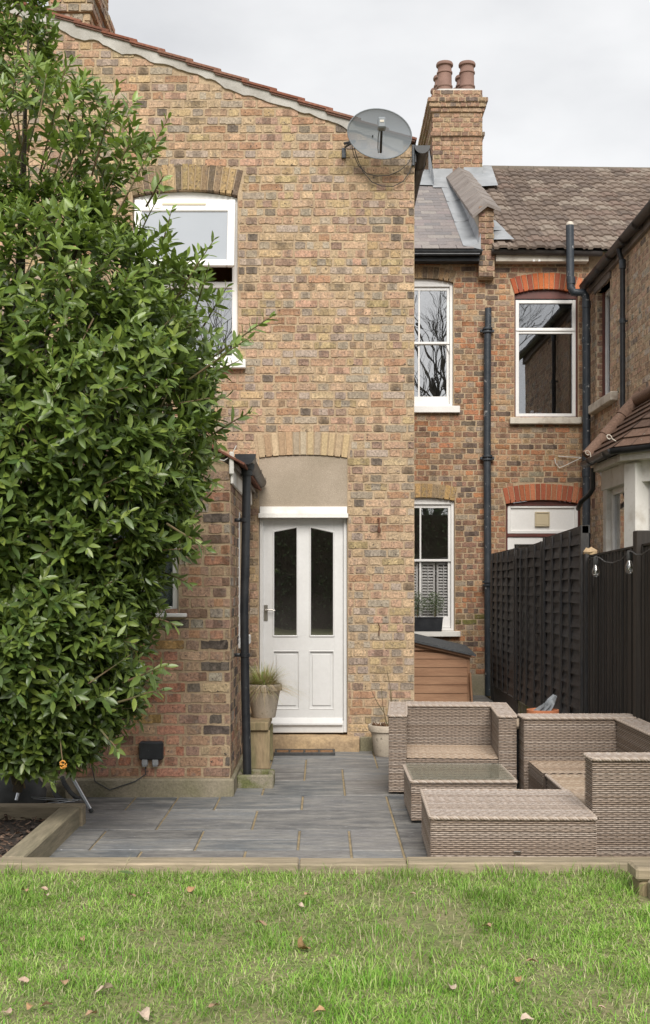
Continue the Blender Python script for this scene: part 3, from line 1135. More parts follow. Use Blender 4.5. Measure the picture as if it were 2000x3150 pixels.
w1 = sash_window(a_u, zB(1053), zB(1250), zB(1216), M['glass_sky'], M['glass_sky'])
bx('sill', M['white'], w1, a_u.xl - .07, xB(1414), YB - .07, YB + .06, zB(1271), zB(1250) - .001, b=.006)
for s in (-1, 1):
    b = Bag()
    b.prism([(a_u.xr - .05, zB(1058)), (a_u.xr - .088, zB(1058)), (a_u.xr - .08, zB(1068)), (a_u.xr - .068, zB(1072)), (a_u.xr - .05, zB(1083))], 1, YB + .079, YB + .115) if s > 0 else None
    if s > 0:
        b.build('sash_horn', M['white'], w1)
room(house, .95, 2.2, YB + .24, YB + 2.6, 3.6, 6.0)
w2 = sash_window(a_l, zB(1725), zB(1941), zB(1897), M['glass_dark'], M['glass_dark'])
bx('sill', M['oldwhite'], w2, a_l.xl - .07, xB(1415), YB - .09, YB + .06, zB(1958), zB(1941) - .001, b=.006)
room(house, 1.0, 2.1, YB + .24, YB + 1.4, .6, 3.2)
# louvred shutters inside the lower window
sy = YB + .168
for (pl, pr) in ((1204, 1240), (1247, 1289), (1297, 1342), (1347, 1389)):
    x0, x1 = xB(pl), xB(pr)
    b = Bag()
    frame(b, x0, x1, zB(1915), zB(1731), .028, sy, sy + .03)
    b.box((x0 + x1) / 2 - .006, (x0 + x1) / 2 + .006, sy - .02, sy - .008, zB(1908), zB(1738), .002)
    sh_ = b.build('shutter', M['white'], w2)
    zz = zB(1905)
    sl = None
    while zz < zB(1742):
        if sl is None:
            sl = Bag().box(-(x1 - x0) / 2 + .028, (x1 - x0) / 2 - .028, -.022, .022, -.0035, .0035, .002).build('slat', M['white'], sh_)
            o = sl
        else:
            o = clone(sl, sh_)
        o.location = ((x0 + x1) / 2, sy + .015, zz)
        o.rotation_euler = (math.radians(38), 0, 0)
        zz += .042

# slate roof
slate_phi = math.atan(.61)
ye, ze = 5.48, 6.40
cph, sph = math.cos(slate_phi), math.sin(slate_phi)
rf = Bag()
for (xa, xb_) in ((.6, 2.30), (2.44, 7.0)):
    rf.add([(xa, ye, ze - .03), (xb_, ye, ze - .03), (xb_, ye + 4.4, ze - .03 + 4.4 * .61), (xa, ye + 4.4, ze - .03 + 4.4 * .61),
            (xb_, ye + 8.8, ze - .03), (xa, ye + 8.8, ze - .03)], [[0, 1, 2, 3], [3, 2, 4, 5]])
sroof = rf.build('slate_roof', M['felt'], house)
meshes = []
for v in range(7):
    c = np.array([(.205, .18, .172), (.225, .195, .185), (.175, .158, .154), (.245, .22, .202), (.19, .17, .166), (.215, .182, .178), (.165, .153, .153)][v])
    o = Bag().box(-.122, .122, -.19, .19, -.005, .005, .002, col=tuple(c)).build('slate', M['slate_roof'], sroof)
    meshes.append(o.data)
    bpy.data.objects.remove(o)
nrow = int(4.4 * math.hypot(1, .61) / .178)
for i in range(nrow):
    t = i * .178 + .17
    x = .80 + (.125 if i % 2 else 0)
    while x < 2.20:
        o = bpy.data.objects.new('slate', random.choice(meshes))
        o.location = (x, ye + t * cph, ze + t * sph + .012)
        o.rotation_euler = (slate_phi - .02 + random.gauss(0, .004), random.gauss(0, .004), random.gauss(0, .006))
        link(o, sroof)
        x += .2495
b = Bag()
gutter(b, (.7, 5.43, 6.36), (2.27, 5.43, 6.36), .062)
b.tube([(.7, 5.40, 6.305), (2.24, 5.40, 6.305)], .02, 8)
b.build('gutter', M['black'], house, True)
bx('fascia', M['black'], house, .7, 2.25, 5.49, 5.66, zB(815), zB(786), b=.003)
# parapet on the party line, with pier, coping and leadwork
YF = Y(16.86)
par = part('parapet', M['cream'], house, lambda b: b.prism([(YF + .02, 6.0), (YF + .02, 6.98), (Y(20.4), 8.72), (Y(20.4), 8.0)], 0, 2.275, 2.465))
brickwork(par, (0, YF - .012), 0, 2.25, 2.475, 6.34, 7.05, 'chim2', PAL_CHIM, n_obj=6, seed=41, bond='stretcher')
bx('pier', M['mortar'], par, 2.258, 2.468, YF, YF + .06, 6.0, 7.03)
brickwork(par, (0, YF - .055), 0, 2.245, 2.48, 6.02, 6.34, 'ext', PAL_EXT, n_obj=4, seed=42, bond='stretcher')
bx('corbel', M['mortar'], par, 2.25, 2.475, YF - .045, YF + .1, 6.02, 6.335)
n = 7
for i in range(n):
    ya, yb = YF - .08 + (Y(20.35) - YF + .08) * i / n, YF - .08 + (Y(20.35) - YF + .08) * (i + 1) / n + .03
    za, zb_ = 7.06 + (ya - YF) * .505, 7.06 + (yb - YF) * .505
    sec = [(-.215, -.135), (0, .04), (.19, -.04), (.19, -.085), (0, -.008), (-.215, -.18)]
    V = [(2.37 + u, ya, za + v + .014) for u, v in sec] + [(2.37 + u, yb, zb_ + v) for u, v in sec]
    Fs = [[5, 4, 3, 2, 1, 0], [6, 7, 8, 9, 10, 11]] + [[k, (k + 1) % 6, 6 + (k + 1) % 6, 6 + k] for k in range(6)]
    gb = Bag()
    gb.add(V, Fs)
    gb.build('coping_slab', M['coping'], par)


def on_roof(x, y, lift=0.):
    return (x, y, ze + (y - ye) * .61 + lift)


for i in range(3):
    ya, yb = ye + .05 + i * 1.12, ye + .05 + (i + 1) * 1.12 + .05
    V = []
    for yy, l in ((ya, .045 if i else .035), (yb, .028)):
        V += [on_roof(2.02, yy, l), on_roof(2.16, yy, l + .008), on_roof(2.235, yy, l + .03), on_roof(2.272, yy, l + .16), (2.272, yy, on_roof(0, yy)[2] - .02)]
    gb = Bag()
    gb.add(V, [[k, k + 1, 6 + k, 5 + k] for k in range(3)] + [[0, 1, 2, 3, 4]])
    gb.build('lead_flashing', M['lead'], par, True)
gb = Bag()
yc = Y(20.4)
gb.add([on_roof(1.88, yc - .55, .04), on_roof(2.27, yc - .55, .04), on_roof(2.27, yc - .01, .06), on_roof(1.88, yc - .01, .06), on_roof(2.27, yc - .008, .22), on_roof(1.88, yc - .008, .22)], [[0, 1, 2, 3], [3, 2, 4, 5]])
gb.add([on_roof(1.55, yc - .38, .04), on_roof(1.90, yc - .45, .05), on_roof(1.90, yc + .55, .06), on_roof(1.55, yc + .55, .06), on_roof(1.90, yc - .45, .20), on_roof(1.90, yc + .55, .5)], [[0, 1, 2, 3], [1, 4, 5, 2]])
gb.add([on_roof(2.46, yc - .85, .13), on_roof(2.95, yc - .75, .13), on_roof(3.02, yc + .5, .14), on_roof(2.46, yc + .5, .14), on_roof(2.46, yc - .03, .25), on_roof(2.80, yc - .03, .25), on_roof(2.80, yc - .03, .02), on_roof(2.46, yc - .03, .02)], [[0, 1, 2, 3], [7, 6, 5, 4]])
gb.build('lead_apron', M['lead'], par)
gb = Bag()
for i, (ya, dx_) in enumerate(((ye + .12, .30), (ye + .55, .24), (ye + .95, .16))):
    gb.add([on_roof(2.46, ya, .10), on_roof(2.46 + dx_, ya - .02, .11), on_roof(2.46 + dx_ - .08, ya + .46, .11), on_roof(2.46, ya + .46, .06), (2.468, ya, on_roof(0, ya)[2] + .28), (2.468, ya + .46, on_roof(0, ya + .46)[2] + .28)], [[0, 1, 2, 3], [0, 3, 5, 4]])
gb.build('lead_soaker', M['lead'], par)

# soil pipe on the back wall
px_ = xB(1497)
yp = YB - .10
b = Bag()
b.tube([(px_ + .01, yp, zB(953)), (px_ + .008, yp, zB(1012))], .048, 14, caps=False)
b.tube([(px_, yp, zB(1012)), (px_ - .005, yp, zB(1410)), (px_ + .005, yp, zB(1790)), (px_ + .015, yp, .0)], .053, 14)
pipe = b.build('soil_pipe', M['oldpipe'], house, True)
for py in (1016, 1026, 1406, 1416, 1790, 1800):
    part('pipe_collar', M['oldpipe'], pipe, lambda b: b.lathe([(.05, -.014), (.072, -.014), (.074, 0), (.072, .014), (.05, .014)], (px_, yp, zB(py)), 16), True)
for py in (1021, 1411):
    bx('pipe_ear', M['oldpipe'], pipe, px_ - .10, px_ + .10, yp + .02, yp + .07, zB(py) - .02, zB(py) + .02)

# ------------------------------------------------------------------ lean-to extension
DE = 8.85
YE = Y(DE)
xE = lambda px: X(px, DE)
zE = lambda py: Z(py, DE)
ext = thing('brick_extension', 'low dark brick extension with concrete plinth behind the bay tree', 'extension', (0, 0, 0))
XE = -.698
e_top = lambda x: 2.50 + .6 * (XE - x)
ew = (xE(330), xE(549), zE(1886), zE(1535))
ewall = wall_slab('wall', M['mortar'], ext, (0, YE), 0, -2.95, XE, -.05, 4.2, [ew], .22, top=e_top)
PZ = lambda u, z: ('red', PAL_RED) if (u < xE(584) and z < zE(1950)) else None
brickwork(ewall, (0, YE), 0, -2.95, XE - .001, zE(2392), 4.2, 'ext', PAL_EXT, lambda z: [(ew[0], ew[1])] if ew[2] < z < ew[3] else [], lambda x: e_top(x) - .02, 150, lambda u, z: u > -2.0, course=.08015, seed=51, palzone=PZ)
so_ = (9.74 - DE, 10.55 - DE, 1.15, 2.2)
swall = wall_slab('side_wall', M['mortar'], ext, (XE, YE), PI / 2, .009, -YE - .01, -.05, 2.5, [so_], .22, set_back=.002)
brickwork(swall, (XE, YE + .014), PI / 2, 0, -YE - .02, zE(2392), 2.5, 'ext', PAL_EXT, lambda z: [(so_[0] - .014, so_[1] - .014)] if so_[2] < z < so_[3] else [], None, 110, None, course=.08015, seed=52)
bx('plinth', M['concrete'], ext, -2.95, XE + .03, YE - .045, YE + .006, -.05, zE(2392) - .004, b=.012)
bx('plinth', M['concrete'], ext, XE - .006, XE + .028, YE + .007, -.012, -.05, zE(2392) - .006, b=.012)
w = Bag()
frame(w, ew[0], ew[1], ew[2], ew[3], .05, YE + .05, YE + .12)
w.box((ew[0] + ew[1]) / 2 - .03, (ew[0] + ew[1]) / 2 + .03, YE + .055, YE + .115, ew[2] + .05, ew[3] - .05)
ewin = w.build('window', M['white'], ext)
pane(ewin, M['glass_mid'], ew[0] + .04, ew[1] - .04, YE + .085, ew[2] + .04, ew[3] - .04)
bx('blind', M['blind'], ewin, ew[0] + .03, ew[1] - .03, YE + .16, YE + .165, ew[2] + .02, ew[3] - .02, b=.001)
bx('sill', M['white'], ewin, ew[0] - .05, xE(576), YE - .06, YE + .10, zE(1898), ew[2] - .001, b=.006)
room(ext, ew[0] - .1, ew[1] + .1, YE + .22, YE + 1.6, .9, 2.4)
w = Bag()
y0, y1 = YE + so_[0], YE + so_[1]
for a_, b_ in ((y0, y0 + .045), (y1 - .045, y1)):
    w.box(XE - .12, XE - .05, a_, b_, so_[2], so_[3])
w.box(XE - .12, XE - .05, y0 + .045, y1 - .045, so_[2], so_[2] + .05)
w.box(XE - .12, XE - .05, y0 + .045, y1 - .045, so_[3] - .05, so_[3])
w.box(XE - .05, XE + .012, y0 - .005, y0 + .012, so_[2], so_[3], .003)
sw = w.build('side_window', M['white'], ext)
bx('pane', M['glass_mid'], sw, XE - .09, XE - .085, y0 + .04, y1 - .04, so_[2] + .04, so_[3] - .04, b=.001)
bx('blind', M['blind'], sw, XE - .17, XE - .165, y0, y1, so_[2], so_[3], b=.001)
bx('sill', M['white'], sw, XE - .06, XE + .05, y0 - .03, y1 + .05, so_[2] - .085, so_[2] - .001, b=.008)
# roof, verge tiles, white boards
er = part('roof', M['coping'], ext, lambda b: b.prism([(-2.95, e_top(-2.95) + .04), (XE + .06, e_top(XE + .06) + .04), (XE + .06, e_top(XE + .06) + .005), (-2.95, e_top(-2.95) + .005)], 1, YE + .02, -.012))
x = XE + .10
ph = math.atan(.6)
while x > -2.9:
    xm = x - .12
    zc = e_top(xm) + .062
    gb = Bag().box(xm - .15, xm + .15, YE - .05, YE + .28, zc - .009, zc + .009, .003, R=Matrix.Rotation(ph - .05, 3, 'Y'), col=random.choice(PAL_T))
    gb.build('roof_tile', M['tile'], er)
    gb = Bag().box(xm - .15, xm + .15, YE + .285, -.02, zc - .009, zc + .009, .003, R=Matrix.Rotation(ph - .05, 3, 'Y'), col=random.choice(PAL_T))
    gb.build('tile_course', M['tile'], er)
    x -= .21
bx('fascia', M['oldwhite'], ext, XE + .004, XE + .024, YE - .01, -.02, 2.36, 2.50)
bx('bargeboard_end', M['oldwhite'], ext, XE - .005, XE + .03, YE - .035, YE - .012, 2.43, 2.60, b=.006)
xg = XE + .10
gt2 = part('gutter', M['browngutter'], ext, lambda b: gutter(b, (xg, Y(9.12), 2.60), (xg, -.03, 2.585), .062), smooth=True)
part('gutter_outlet', M['black'], gt2, lambda b: (gutter(b, (xg, Y(9.06), 2.61), (xg, Y(9.10), 2.61), .082), gutter(b, (xg, Y(9.10), 2.605), (xg, Y(9.34), 2.605), .072, False, False),
                                                  b.lathe([(.05, -.09), (.052, -.05), (.062, -.045), (.066, 0)], (xg, Y(9.25), 2.55), 16)), smooth=True)
for d_ in (10.2, 10.95):
    part('gutter_clip', M['black'], gt2, lambda b: gutter(b, (xg, Y(d_), 2.60), (xg, Y(d_) + .05, 2.60), .070, False, False), smooth=True)
dp = [(xg, Y(9.25), 2.50), (xg - .005, Y(9.25), 2.1), (xg - .02, Y(9.25), 1.4), (xg - .012, Y(9.25), .8), (xg + .005, Y(9.25), .05)]
pp = part('downpipe', M['black'], ext, lambda b: b.tube(dp, .034, 16), smooth=True)
for py in (1600, 2015):
    zz = Z(py, 9.25)
    b = Bag()
    b.lathe([(.033, -.016), (.041, -.014), (.041, .014), (.033, .016)], (xg - .015, Y(9.25), zz), 14)
    b.box(XE - .005, xg - .04, Y(9.25) - .01, Y(9.25) + .01, zz - .014, zz + .014, .003)
    b.build('pipe_bracket', M['black'], pp, True)
part('cable', M['cable_white'], ext, lambda b: b.tube([(xE(650), YE - .02, zE(1410)), (xE(690), YE - .03, zE(1418)), (xE(712), YE - .03, zE(1405)), (xE(728), YE - .03, zE(1372))], .004, 6))

# outdoor socket with two plugs
sk = thing('outdoor_socket', 'black weatherproof socket box with two grey flaps on brick wall', 'socket', (xE(467), YE, zE(2340)))
x0, x1 = xE(432) - xE(467), xE(505) - xE(467)
zz = zE(2335) - zE(2340)
part('box', M['black'], sk, lambda b: b.box(x0, x1, -.075, -.004, zz, zz + zE(2278) - zE(2335), .012))
for s in (xE(449) - xE(467), xE(481) - xE(467)):
    part('plug_flap', M['greyplastic'], sk, lambda b: (b.box(s - .022, s + .022, -.07, -.02, -.028, .022, .006), b.box(s - .018, s + .018, -.074, -.03, -.034, -.028, .004)))
part('cable', M['rubber'], sk, lambda b: b.tube([(xE(450) - xE(467), -.03, -.03), (xE(450) - xE(467), -.03, zE(2380) - zE(2340)), (xE(420) - xE(467), -.055, zE(2400) - zE(2340)), (xE(342) - xE(467), -.06, zE(2426) - zE(2340)), (xE(297) - xE(467), -.06, zE(2400) - zE(2340)), (xE(283) - xE(467), -.03, zE(2350) - zE(2340))], .0045, 6))

hn = thing('window_ornament', 'white tasselled dried flower bunch hanging in the recessed upper window', 'ornament', (xB(1310), YB + .22, zB(1060)))
part('cord', M['cable_white'], hn, lambda b: b.tube([(0, 0, .02), (0, 0, -.18)], .003, 5))
for dx_, dz_ in ((-.025, -.36), (.035, -.33)):
    part('tassel', M['white'], hn, lambda b: b.lathe([(0, .12), (.012, .10), (.035, -.02), (.03, -.03), (0, -.03)], (dx_, 0, dz_), 12), True)
part('flowers', M['cable_white'], hn, lambda b: [b.tube([(random.gauss(0, .01), 0, -.02), (random.gauss(0, .05), random.gauss(0, .02), -.13), (random.gauss(0, .03), 0, -.25)], .003, 4) for _ in range(26)], kind='stuff')

# ------------------------------------------------------------------ neighbouring house
nb = thing('neighbouring_house', 'neighbouring brick house with brown tiled roof and white bay', 'house', (0, 0, 0))
a_n = Arch(xB(1583), xB(1779), zB(1288), zB(905), .075, .235)
a_d = Arch(xB(1556), xB(1788), -.1, zB(1551), .06, .235)
nw = wall_slab('wall', M['mortar'], nb, (0, YB), 0, 2.36, 4.1, -.05, 6.42, [(a.xl, a.xr, a.z0 if a is a_n else -.05, a.crown()) for a in (a_n, a_d)], .24)
brickwork(nw, (0, YB), 0, 2.36, 3.87, .12, 6.44, 'nback', PAL_BACK, lambda z: a_n.excl(z) + a_d.excl(z), None, 110, lambda u, z: z > 1.9, seed=61)
ORANGE = [((.50, .145, .055), 12), ((.42, .115, .05), 8), ((.30, .09, .05), 5), ((.52, .19, .09), 4)]
a_n.voussoirs(nw, YB - .008, YB + .1, 13, ORANGE, 15, material=M['brick2'])
a_d.voussoirs(nw, YB - .008, YB + .1, 15, [((.40, .13, .065), 12), ((.33, .10, .055), 8), ((.45, .17, .09), 5)], 16, material=M['brick2'])
for A in (a_n, a_d):
    bx('arch_joint', M['mortar'], nw, A.xl - .05, A.xr + .05, YB + .004, YB + .09, A.crown() + .004, A.crown() + A.t - .01)
# its upper window
w = Bag()
y = YB + .05
zt = zB(917)
frame(w, a_n.xl + .003, a_n.xr - .003, zB(1284), zt + .02, .02, y - .01, y + .1)
arch_fill(w, a_n, zt, y - .008, y + .09)
sur = w.build('window_surround', M['redwood'], nb)
w = Bag()
frame(w, a_n.xl + .024, a_n.xr - .024, zB(1281), zB(920), .05, y, y + .06)
w.box(a_n.xl + .07, a_n.xr - .07, y + .004, y + .055, zB(1024), zB(1006), .004)
w.box(a_n.xl + .03, a_n.xr - .03, y - .012, y + .01, zB(1016), zB(1011), .003)
nwin = w.build('window', M['white'], nb)
pane(nwin, M['glass_mid'], a_n.xl + .07, a_n.xr - .07, y + .03, zB(1274), zB(1022))
pane(nwin, M['glass_mid'], a_n.xl + .07, a_n.xr - .07, y + .03, zB(1008), zB(932))
room(nb, a_n.xl - .2, a_n.xr + .2, YB + .24, YB + 2.6, 3.6, 6.0)
bx('sill', M['grime'], nwin, xB(1567), xB(1787), YB - .08, YB + .05, zB(1306), zB(1286), b=.008)
part('window_clutter', M['blind'], nwin, lambda b: [b.box(xB(p), xB(p) + w_, y + .16, y + .24, zB(1273), zB(1273) + h_, .004) for p, w_, h_ in ((1640, .05, .08), (1655, .10, .05), (1682, .07, .04), (1698, .06, .045), (1738, .05, .03))])
# back door with vent panel
w = Bag()
frame(w, a_d.xl + .003, a_d.xr - .003, -.04, zB(1549), .03, y - .01, y + .1)
arch_fill(w, a_d, zB(1549) + .0005, y - .008, y + .09)
w.box(a_d.xl + .034, a_d.xr - .034, y - .009, y + .09, zB(1651), zB(1642), .003)
w.build('door_surround', M['redwood'], nb)
w = Bag()
frame(w, a_d.xl + .036, a_d.xr - .036, zB(1641), zB(1553), .045, y, y + .06)
fl = w.build('fanlight', M['white'], nb)
bx('panel', M['white'], fl, a_d.xl + .075, a_d.xr - .075, y + .025, y + .04, zB(1634), zB(1560), b=.001)
vx0, vx1, vz0, vz1 = xB(1648), xB(1693), zB(1619), zB(1574)
b = Bag()
frame(b, vx0, vx1, vz0, vz1, .02, y - .015, y + .024)
vent = b.build('vent', M['beige'], fl)
for i in range(5):
    zz = vz0 + .024 + i * (vz1 - vz0 - .04) / 5
    gb = Bag().box(vx0 + .02, vx1 - .02, y - .004, y + .004, zz, zz + .036, .002, R=None)
    o = gb.build('vent_slat', M['beige'], fl)
w = Bag()
frame(w, a_d.xl + .036, a_d.xr - .036, .0, zB(1653), .10, y + .01, y + .055)
nd = w.build('door', M['white'], nb)
pane(nd, M['glass_mid'], a_d.xl + .12, a_d.xr - .12, y + .03, .1, zB(1653) - .09)
room(nb, a_d.xl - .2, a_d.xr + .2, YB + .24, YB + 2.6, -.04, 2.8)
# vent pipe with an offset
yp = YB - .30
xa, xb2 = X(1747, 16.8), X(1797, 16.8)
zv = lambda py: Z(py, 16.8)
b = Bag()
b.tube([(xa - .002, yp, zv(703)), (xa + .004, yp, zv(870)), (xa + .01, yp, zv(892)), (xa + .05, yp, zv(907)), (xb2 - .05, yp, zv(908)), (xb2 - .008, yp, zv(920)), (xb2, yp, zv(945)), (xb2 + .002, yp, zv(1300)), (xb2 - .005, yp, .0)], .057, 16)
vp = b.build('vent_pipe', M['oldpipe'], nb, True)
part('pipe_cowl', M['grime'], vp, lambda b: b.lathe([(.055, 0), (.052, .03), (.03, .055), (0, .06)], (xa - .002, yp, zv(704)), 14), True)
for (px_, py) in ((1750, 872), (1797, 945), (1797, 1050), (1797, 1410), (1797, 1460)):
    part('pipe_collar', M['oldpipe'], vp, lambda b: b.lathe([(.056, -.05), (.064, -.048), (.064, .048), (.056, .05)], (X(px_, 16.8), yp, zv(py)), 16), True)
# eaves: gutter, white fascia
bx('fascia', M['grime'], nb, 2.49, X(1811, 16.8), YB - .16, YB - .0, zB(813), zB(793), b=.004)
part('gutter', M['browngutter'], nb, lambda b: gutter(b, (2.42, YB - .20, 6.39), (4.0, YB - .20, 6.36), .06), smooth=True)
part('fascia_knob', M['white'], nb, lambda b: [b.lathe([(0, -.02), (.02, -.012), (.02, .012), (0, .02)], (X(p, 16.7), YB - .17, Z(797, 16.7)), 10) for p in (1645, 1662)], True)
part('cable', M['cable_white'], nb, lambda b: (b.tube([(xB(1716), YB - .02, zB(1404)), (xB(1740), YB - .03, zB(1406)), (xB(1785), YB - .08, zB(1409))], .006, 6),
                                               b.tube([(xB(1706), YB - .02, zB(1410)), (xB(1708), YB - .03, zB(1425)), (xB(1720), YB - .03, zB(1440)), (xB(1735), YB - .03, zB(1434)), (xB(1785), YB - .08, zB(1410))], .006, 6)))
# concrete interlocking tiles
troof = part('tiled_roof', M['felt'], nb, lambda b: b.add([(2.46, ye, ze - .02), (7.2, ye, ze - .02), (7.2, ye + 4.42, ze - .02 + 4.42 * .61), (2.46, ye + 4.42, ze - .02 + 4.42 * .61)], [[0, 1, 2, 3]]))
tm = []
for v in range(8):
    c = [(.155, .119, .096), (.185, .143, .116), (.125, .096, .079), (.21, .166, .135), (.16, .124, .103), (.14, .11, .092), (.175, .128, .104), (.23, .19, .156)][v]
    prof = [(-.135, .0), (-.075, .0), (-.055, .022), (.045, .022), (.065, .0), (.09, .0), (.10, .012), (.137, .012)]
    V = []
    for yy, lf in ((-.19, .0), (.19, .0)):
        V += [(u, yy, h + lf) for u, h in prof] + [(u, yy, h + lf - .036) for u, h in prof]
    nP = len(prof)
    Fs = []
    for q in range(nP - 1):
        Fs += [[q, q + 1, 2 * nP + q + 1, 2 * nP + q], [nP + q, nP + q + 1, q + 1, q]]
    Fs += [[0, 2 * nP, 3 * nP, nP], [nP - 1, 2 * nP - 1, 4 * nP - 1, 3 * nP - 1]]
    gb = Bag()
    gb.add(V, Fs, c)
    o = gb.build('roof_tile', M['tile'], troof)
    tm.append(o.data)
    bpy.data.objects.remove(o)
gauge = 4.4 * math.hypot(1, .61) / 17
for i in range(17):
    t = i * gauge + .12
    x = 2.58
    while x < 6.75:
        o = bpy.data.objects.new('roof_tile', random.choice(tm))
        o.location = (x, ye + t * cph - .03, ze + t * sph + .03 + random.gauss(0, .002))
        o.rotation_euler = (slate_phi - .075, 0, random.gauss(0, .005))
        if not (x < 2.95 and i > 13):
            link(o, troof)
        x += .2675
b = Bag()
x = 2.9
while x < 7.0:
    gb = Bag()
    zz = ze + 4.4 * .61 - .03 - (x - 2.9) * .012
    gb.tube([(x, ye + 4.4, zz), (x + .445, ye + 4.4, zz - .004)], .115, 14)
    gb.C = [(.15, .125, .10)] * len(gb.C)
    gb.build('ridge_tile', M['tile'], troof, True)
    x += .45
# the neighbour's own wing on the right
XN = 3.87
nu = lambda d: DB - d
nop = (nu(16.5), nu(15.74), Z(1205, 15.4), Z(868, 15.9))
nside = wall_slab('wing_wall', M['lifted_mortar'], nb, (XN, YB), -PI / 2, 0, 5.2, -.05, 5.96, [nop], .22, set_back=.0015)
brickwork(nside, (XN, YB), -PI / 2, 0, 5.2, .1, 5.9, 'side', PAL_SIDE, lambda z: [(nop[0], nop[1])] if nop[2] < z < nop[3] else [], None, 165, lambda u, z: 1.2 < u < 3.3 and z > 3.0, seed=71)
brickwork(nside, (XN - .002, YB - nop[0] - .004), 0, .006, .10, nop[2] + .02, nop[3], 'ext', PAL_EXT, n_obj=0, seed=72)
w = Bag()
yw0, yw1 = YB - nop[1], YB - nop[0]
w.box(XN + .105, XN + .17, yw0, yw0 + .05, nop[2], nop[3])
w.box(XN + .105, XN + .17, yw1 - .05, yw1, nop[2], nop[3])
w.box(XN + .105, XN + .17, yw0 + .05, yw1 - .05, nop[2], nop[2] + .05)
w.box(XN + .105, XN + .17, yw0 + .05, yw1 - .05, nop[3] - .06, nop[3])
wwin = w.build('wing_window', M['white'], nb)
bx('pane', M['glass_mid'], wwin, XN + .135, XN + .14, yw0 + .04, yw1 - .04, nop[2] + .04, nop[3] - .05, b=.0005)
bx('surround', M['redwood'], wwin, XN + .075, XN + .104, yw1 - .06, yw1 - .002, nop[2], nop[3])
bx('surround', M['redwood'], wwin, XN + .085, XN + .104, yw0 + .001, yw0 + .03, nop[2], nop[3])
bx('sill', M['grime'], wwin, XN - .10, XN + .10, Y(15.32), Y(16.62), nop[2] - .125, nop[2] - .002, b=.012)
bx('lintel', M['coping'], wwin, XN - .03, XN + .16, yw0 - .08, yw1 + .08, nop[3], nop[3] + .09, b=.006)
bx('blind', M['dark'], wwin, XN + .215, XN + .22, yw0, yw1, nop[2], nop[3], b=.001)
bx('fascia', M['coping'], nb, XN - .05, XN + .02, Y(11.8), YB - .02, 5.80, 5.96, b=.004)
wroof = part('wing_roof', M['coping'], nb, lambda b: b.prism([(XN - .12, 5.97), (XN + 3.2, 7.1), (XN + 3.2, 7.04), (XN - .12, 5.91)], 1, Y(11.7), YB + .02))
xg2 = XN - .115
part('gutter', M['browngutter'], nb, lambda b: gutter(b, (xg2, YB - .14, 5.90), (xg2, Y(11.8), 5.95), .068), smooth=True)
for d_ in (16.5, 15.9, 15.3, 14.6, 14.0):
    part('gutter_clip', M['black'], nb, lambda b: gutter(b, (xg2, Y(d_), 5.905), (xg2, Y(d_) - .07, 5.905), .076, False, False), smooth=True)
yd = Y(14.83)
xd = XN - .065
wp = part('downpipe', M['black'], nb, lambda b: b.tube([(xg2, yd, 5.87), (xg2 + .01, yd, 5.80), (xd, yd, 5.68), (xd, yd, 3.5)], .034, 14), smooth=True)
part('pipe_bracket', M['oldpipe'], wp, lambda b: (b.lathe([(.033, -.03), (.042, -.028), (.042, .028), (.033, .03)], (xd, yd, Z(988, 14.83)), 14), b.box(xd, XN + .01, yd - .012, yd + .012, Z(990, 14.83), Z(985, 14.83))), True)
part('pipe_socket', M['oldpipe'], wp, lambda b: b.lathe([(.033, -.06), (.043, -.055), (.045, .05), (.034, .06)], (xd, yd, 5.66), 14), True)
# the white bay
XBY, dn, df = 3.36, 12.8, 14.0
Yn, Yf = Y(dn), Y(df)
zg = 3.05
cant = [(XN + .02, Yf + .55), (XBY, Yf), (XBY, Yn), (XN + .02, Yn - .62)]
bay = part('bay_window', M['oldwhite'], nb, lambda b: [b.add([(p[0], p[1], -.05), (q[0], q[1], -.05), (q[0], q[1], 1.0), (p[0], p[1], 1.0)], [[0, 1, 2, 3]]) for p, q in zip(cant[:-1], cant[1:])])


def post(name, x, y, w_, z0, z1, rot=0.):
    return part(name, M['oldwhite'], bay, lambda b: b.box(x - w_ / 2, x + w_ / 2, y - w_ / 2, y + w_ / 2, z0, z1, .012, R=Matrix.Rotation(rot, 3, 'Z')))


post('post', XBY + .07, Yf - .10, .16, .0, zg - .12)
post('post', XBY + .10, Yn + .03, .22, .0, zg - .12, math.radians(22))
post('post', XN - .03, Yn - .55, .18, .0, zg - .12, math.radians(45))
bx('head', M['oldwhite'], bay, XBY - .02, XBY + .12, Yn + .05, Yf + .02, zg - .33, zg - .10, b=.006)
part('head', M['oldwhite'], bay, lambda b: b.prism([(XBY + .0, Yn + .06), (XN, Yn - .60), (XN + .1, Yn - .52), (XBY + .12, Yn + .10)], 2, zg - .33, zg - .10))
part('casement', M['white'], bay, lambda b: (b.box(XBY + .05, XBY + .10, Yn + .12, Yn + .19, .9, zg - .33), b.box(XBY + .05, XBY + .10, Yf - .26, Yf - .19, .9, zg - .33), b.box(XBY + .05, XBY + .10, Yn + .19, Yf - .26, zg - .40, zg - .33), b.box(XBY + .05, XBY + .10, Yn + .19, Yf - .26, .9, 1.0)))
bx('pane', M['glass_mid'], bay, XBY + .075, XBY + .08, Yn + .18, Yf - .25, .95, zg - .38, b=.0005)
part('casement', M['white'], bay, lambda b: (b.prism([(XBY + .20, Yn - .08), (XBY + .26, Yn - .16), (XBY + .29, Yn - .13), (XBY + .23, Yn - .05)], 2, .9, zg - .33), b.prism([(XN - .17, Yn - .46), (XN - .11, Yn - .54), (XN - .08, Yn - .51), (XN - .14, Yn - .43)], 2, .9, zg - .33)))
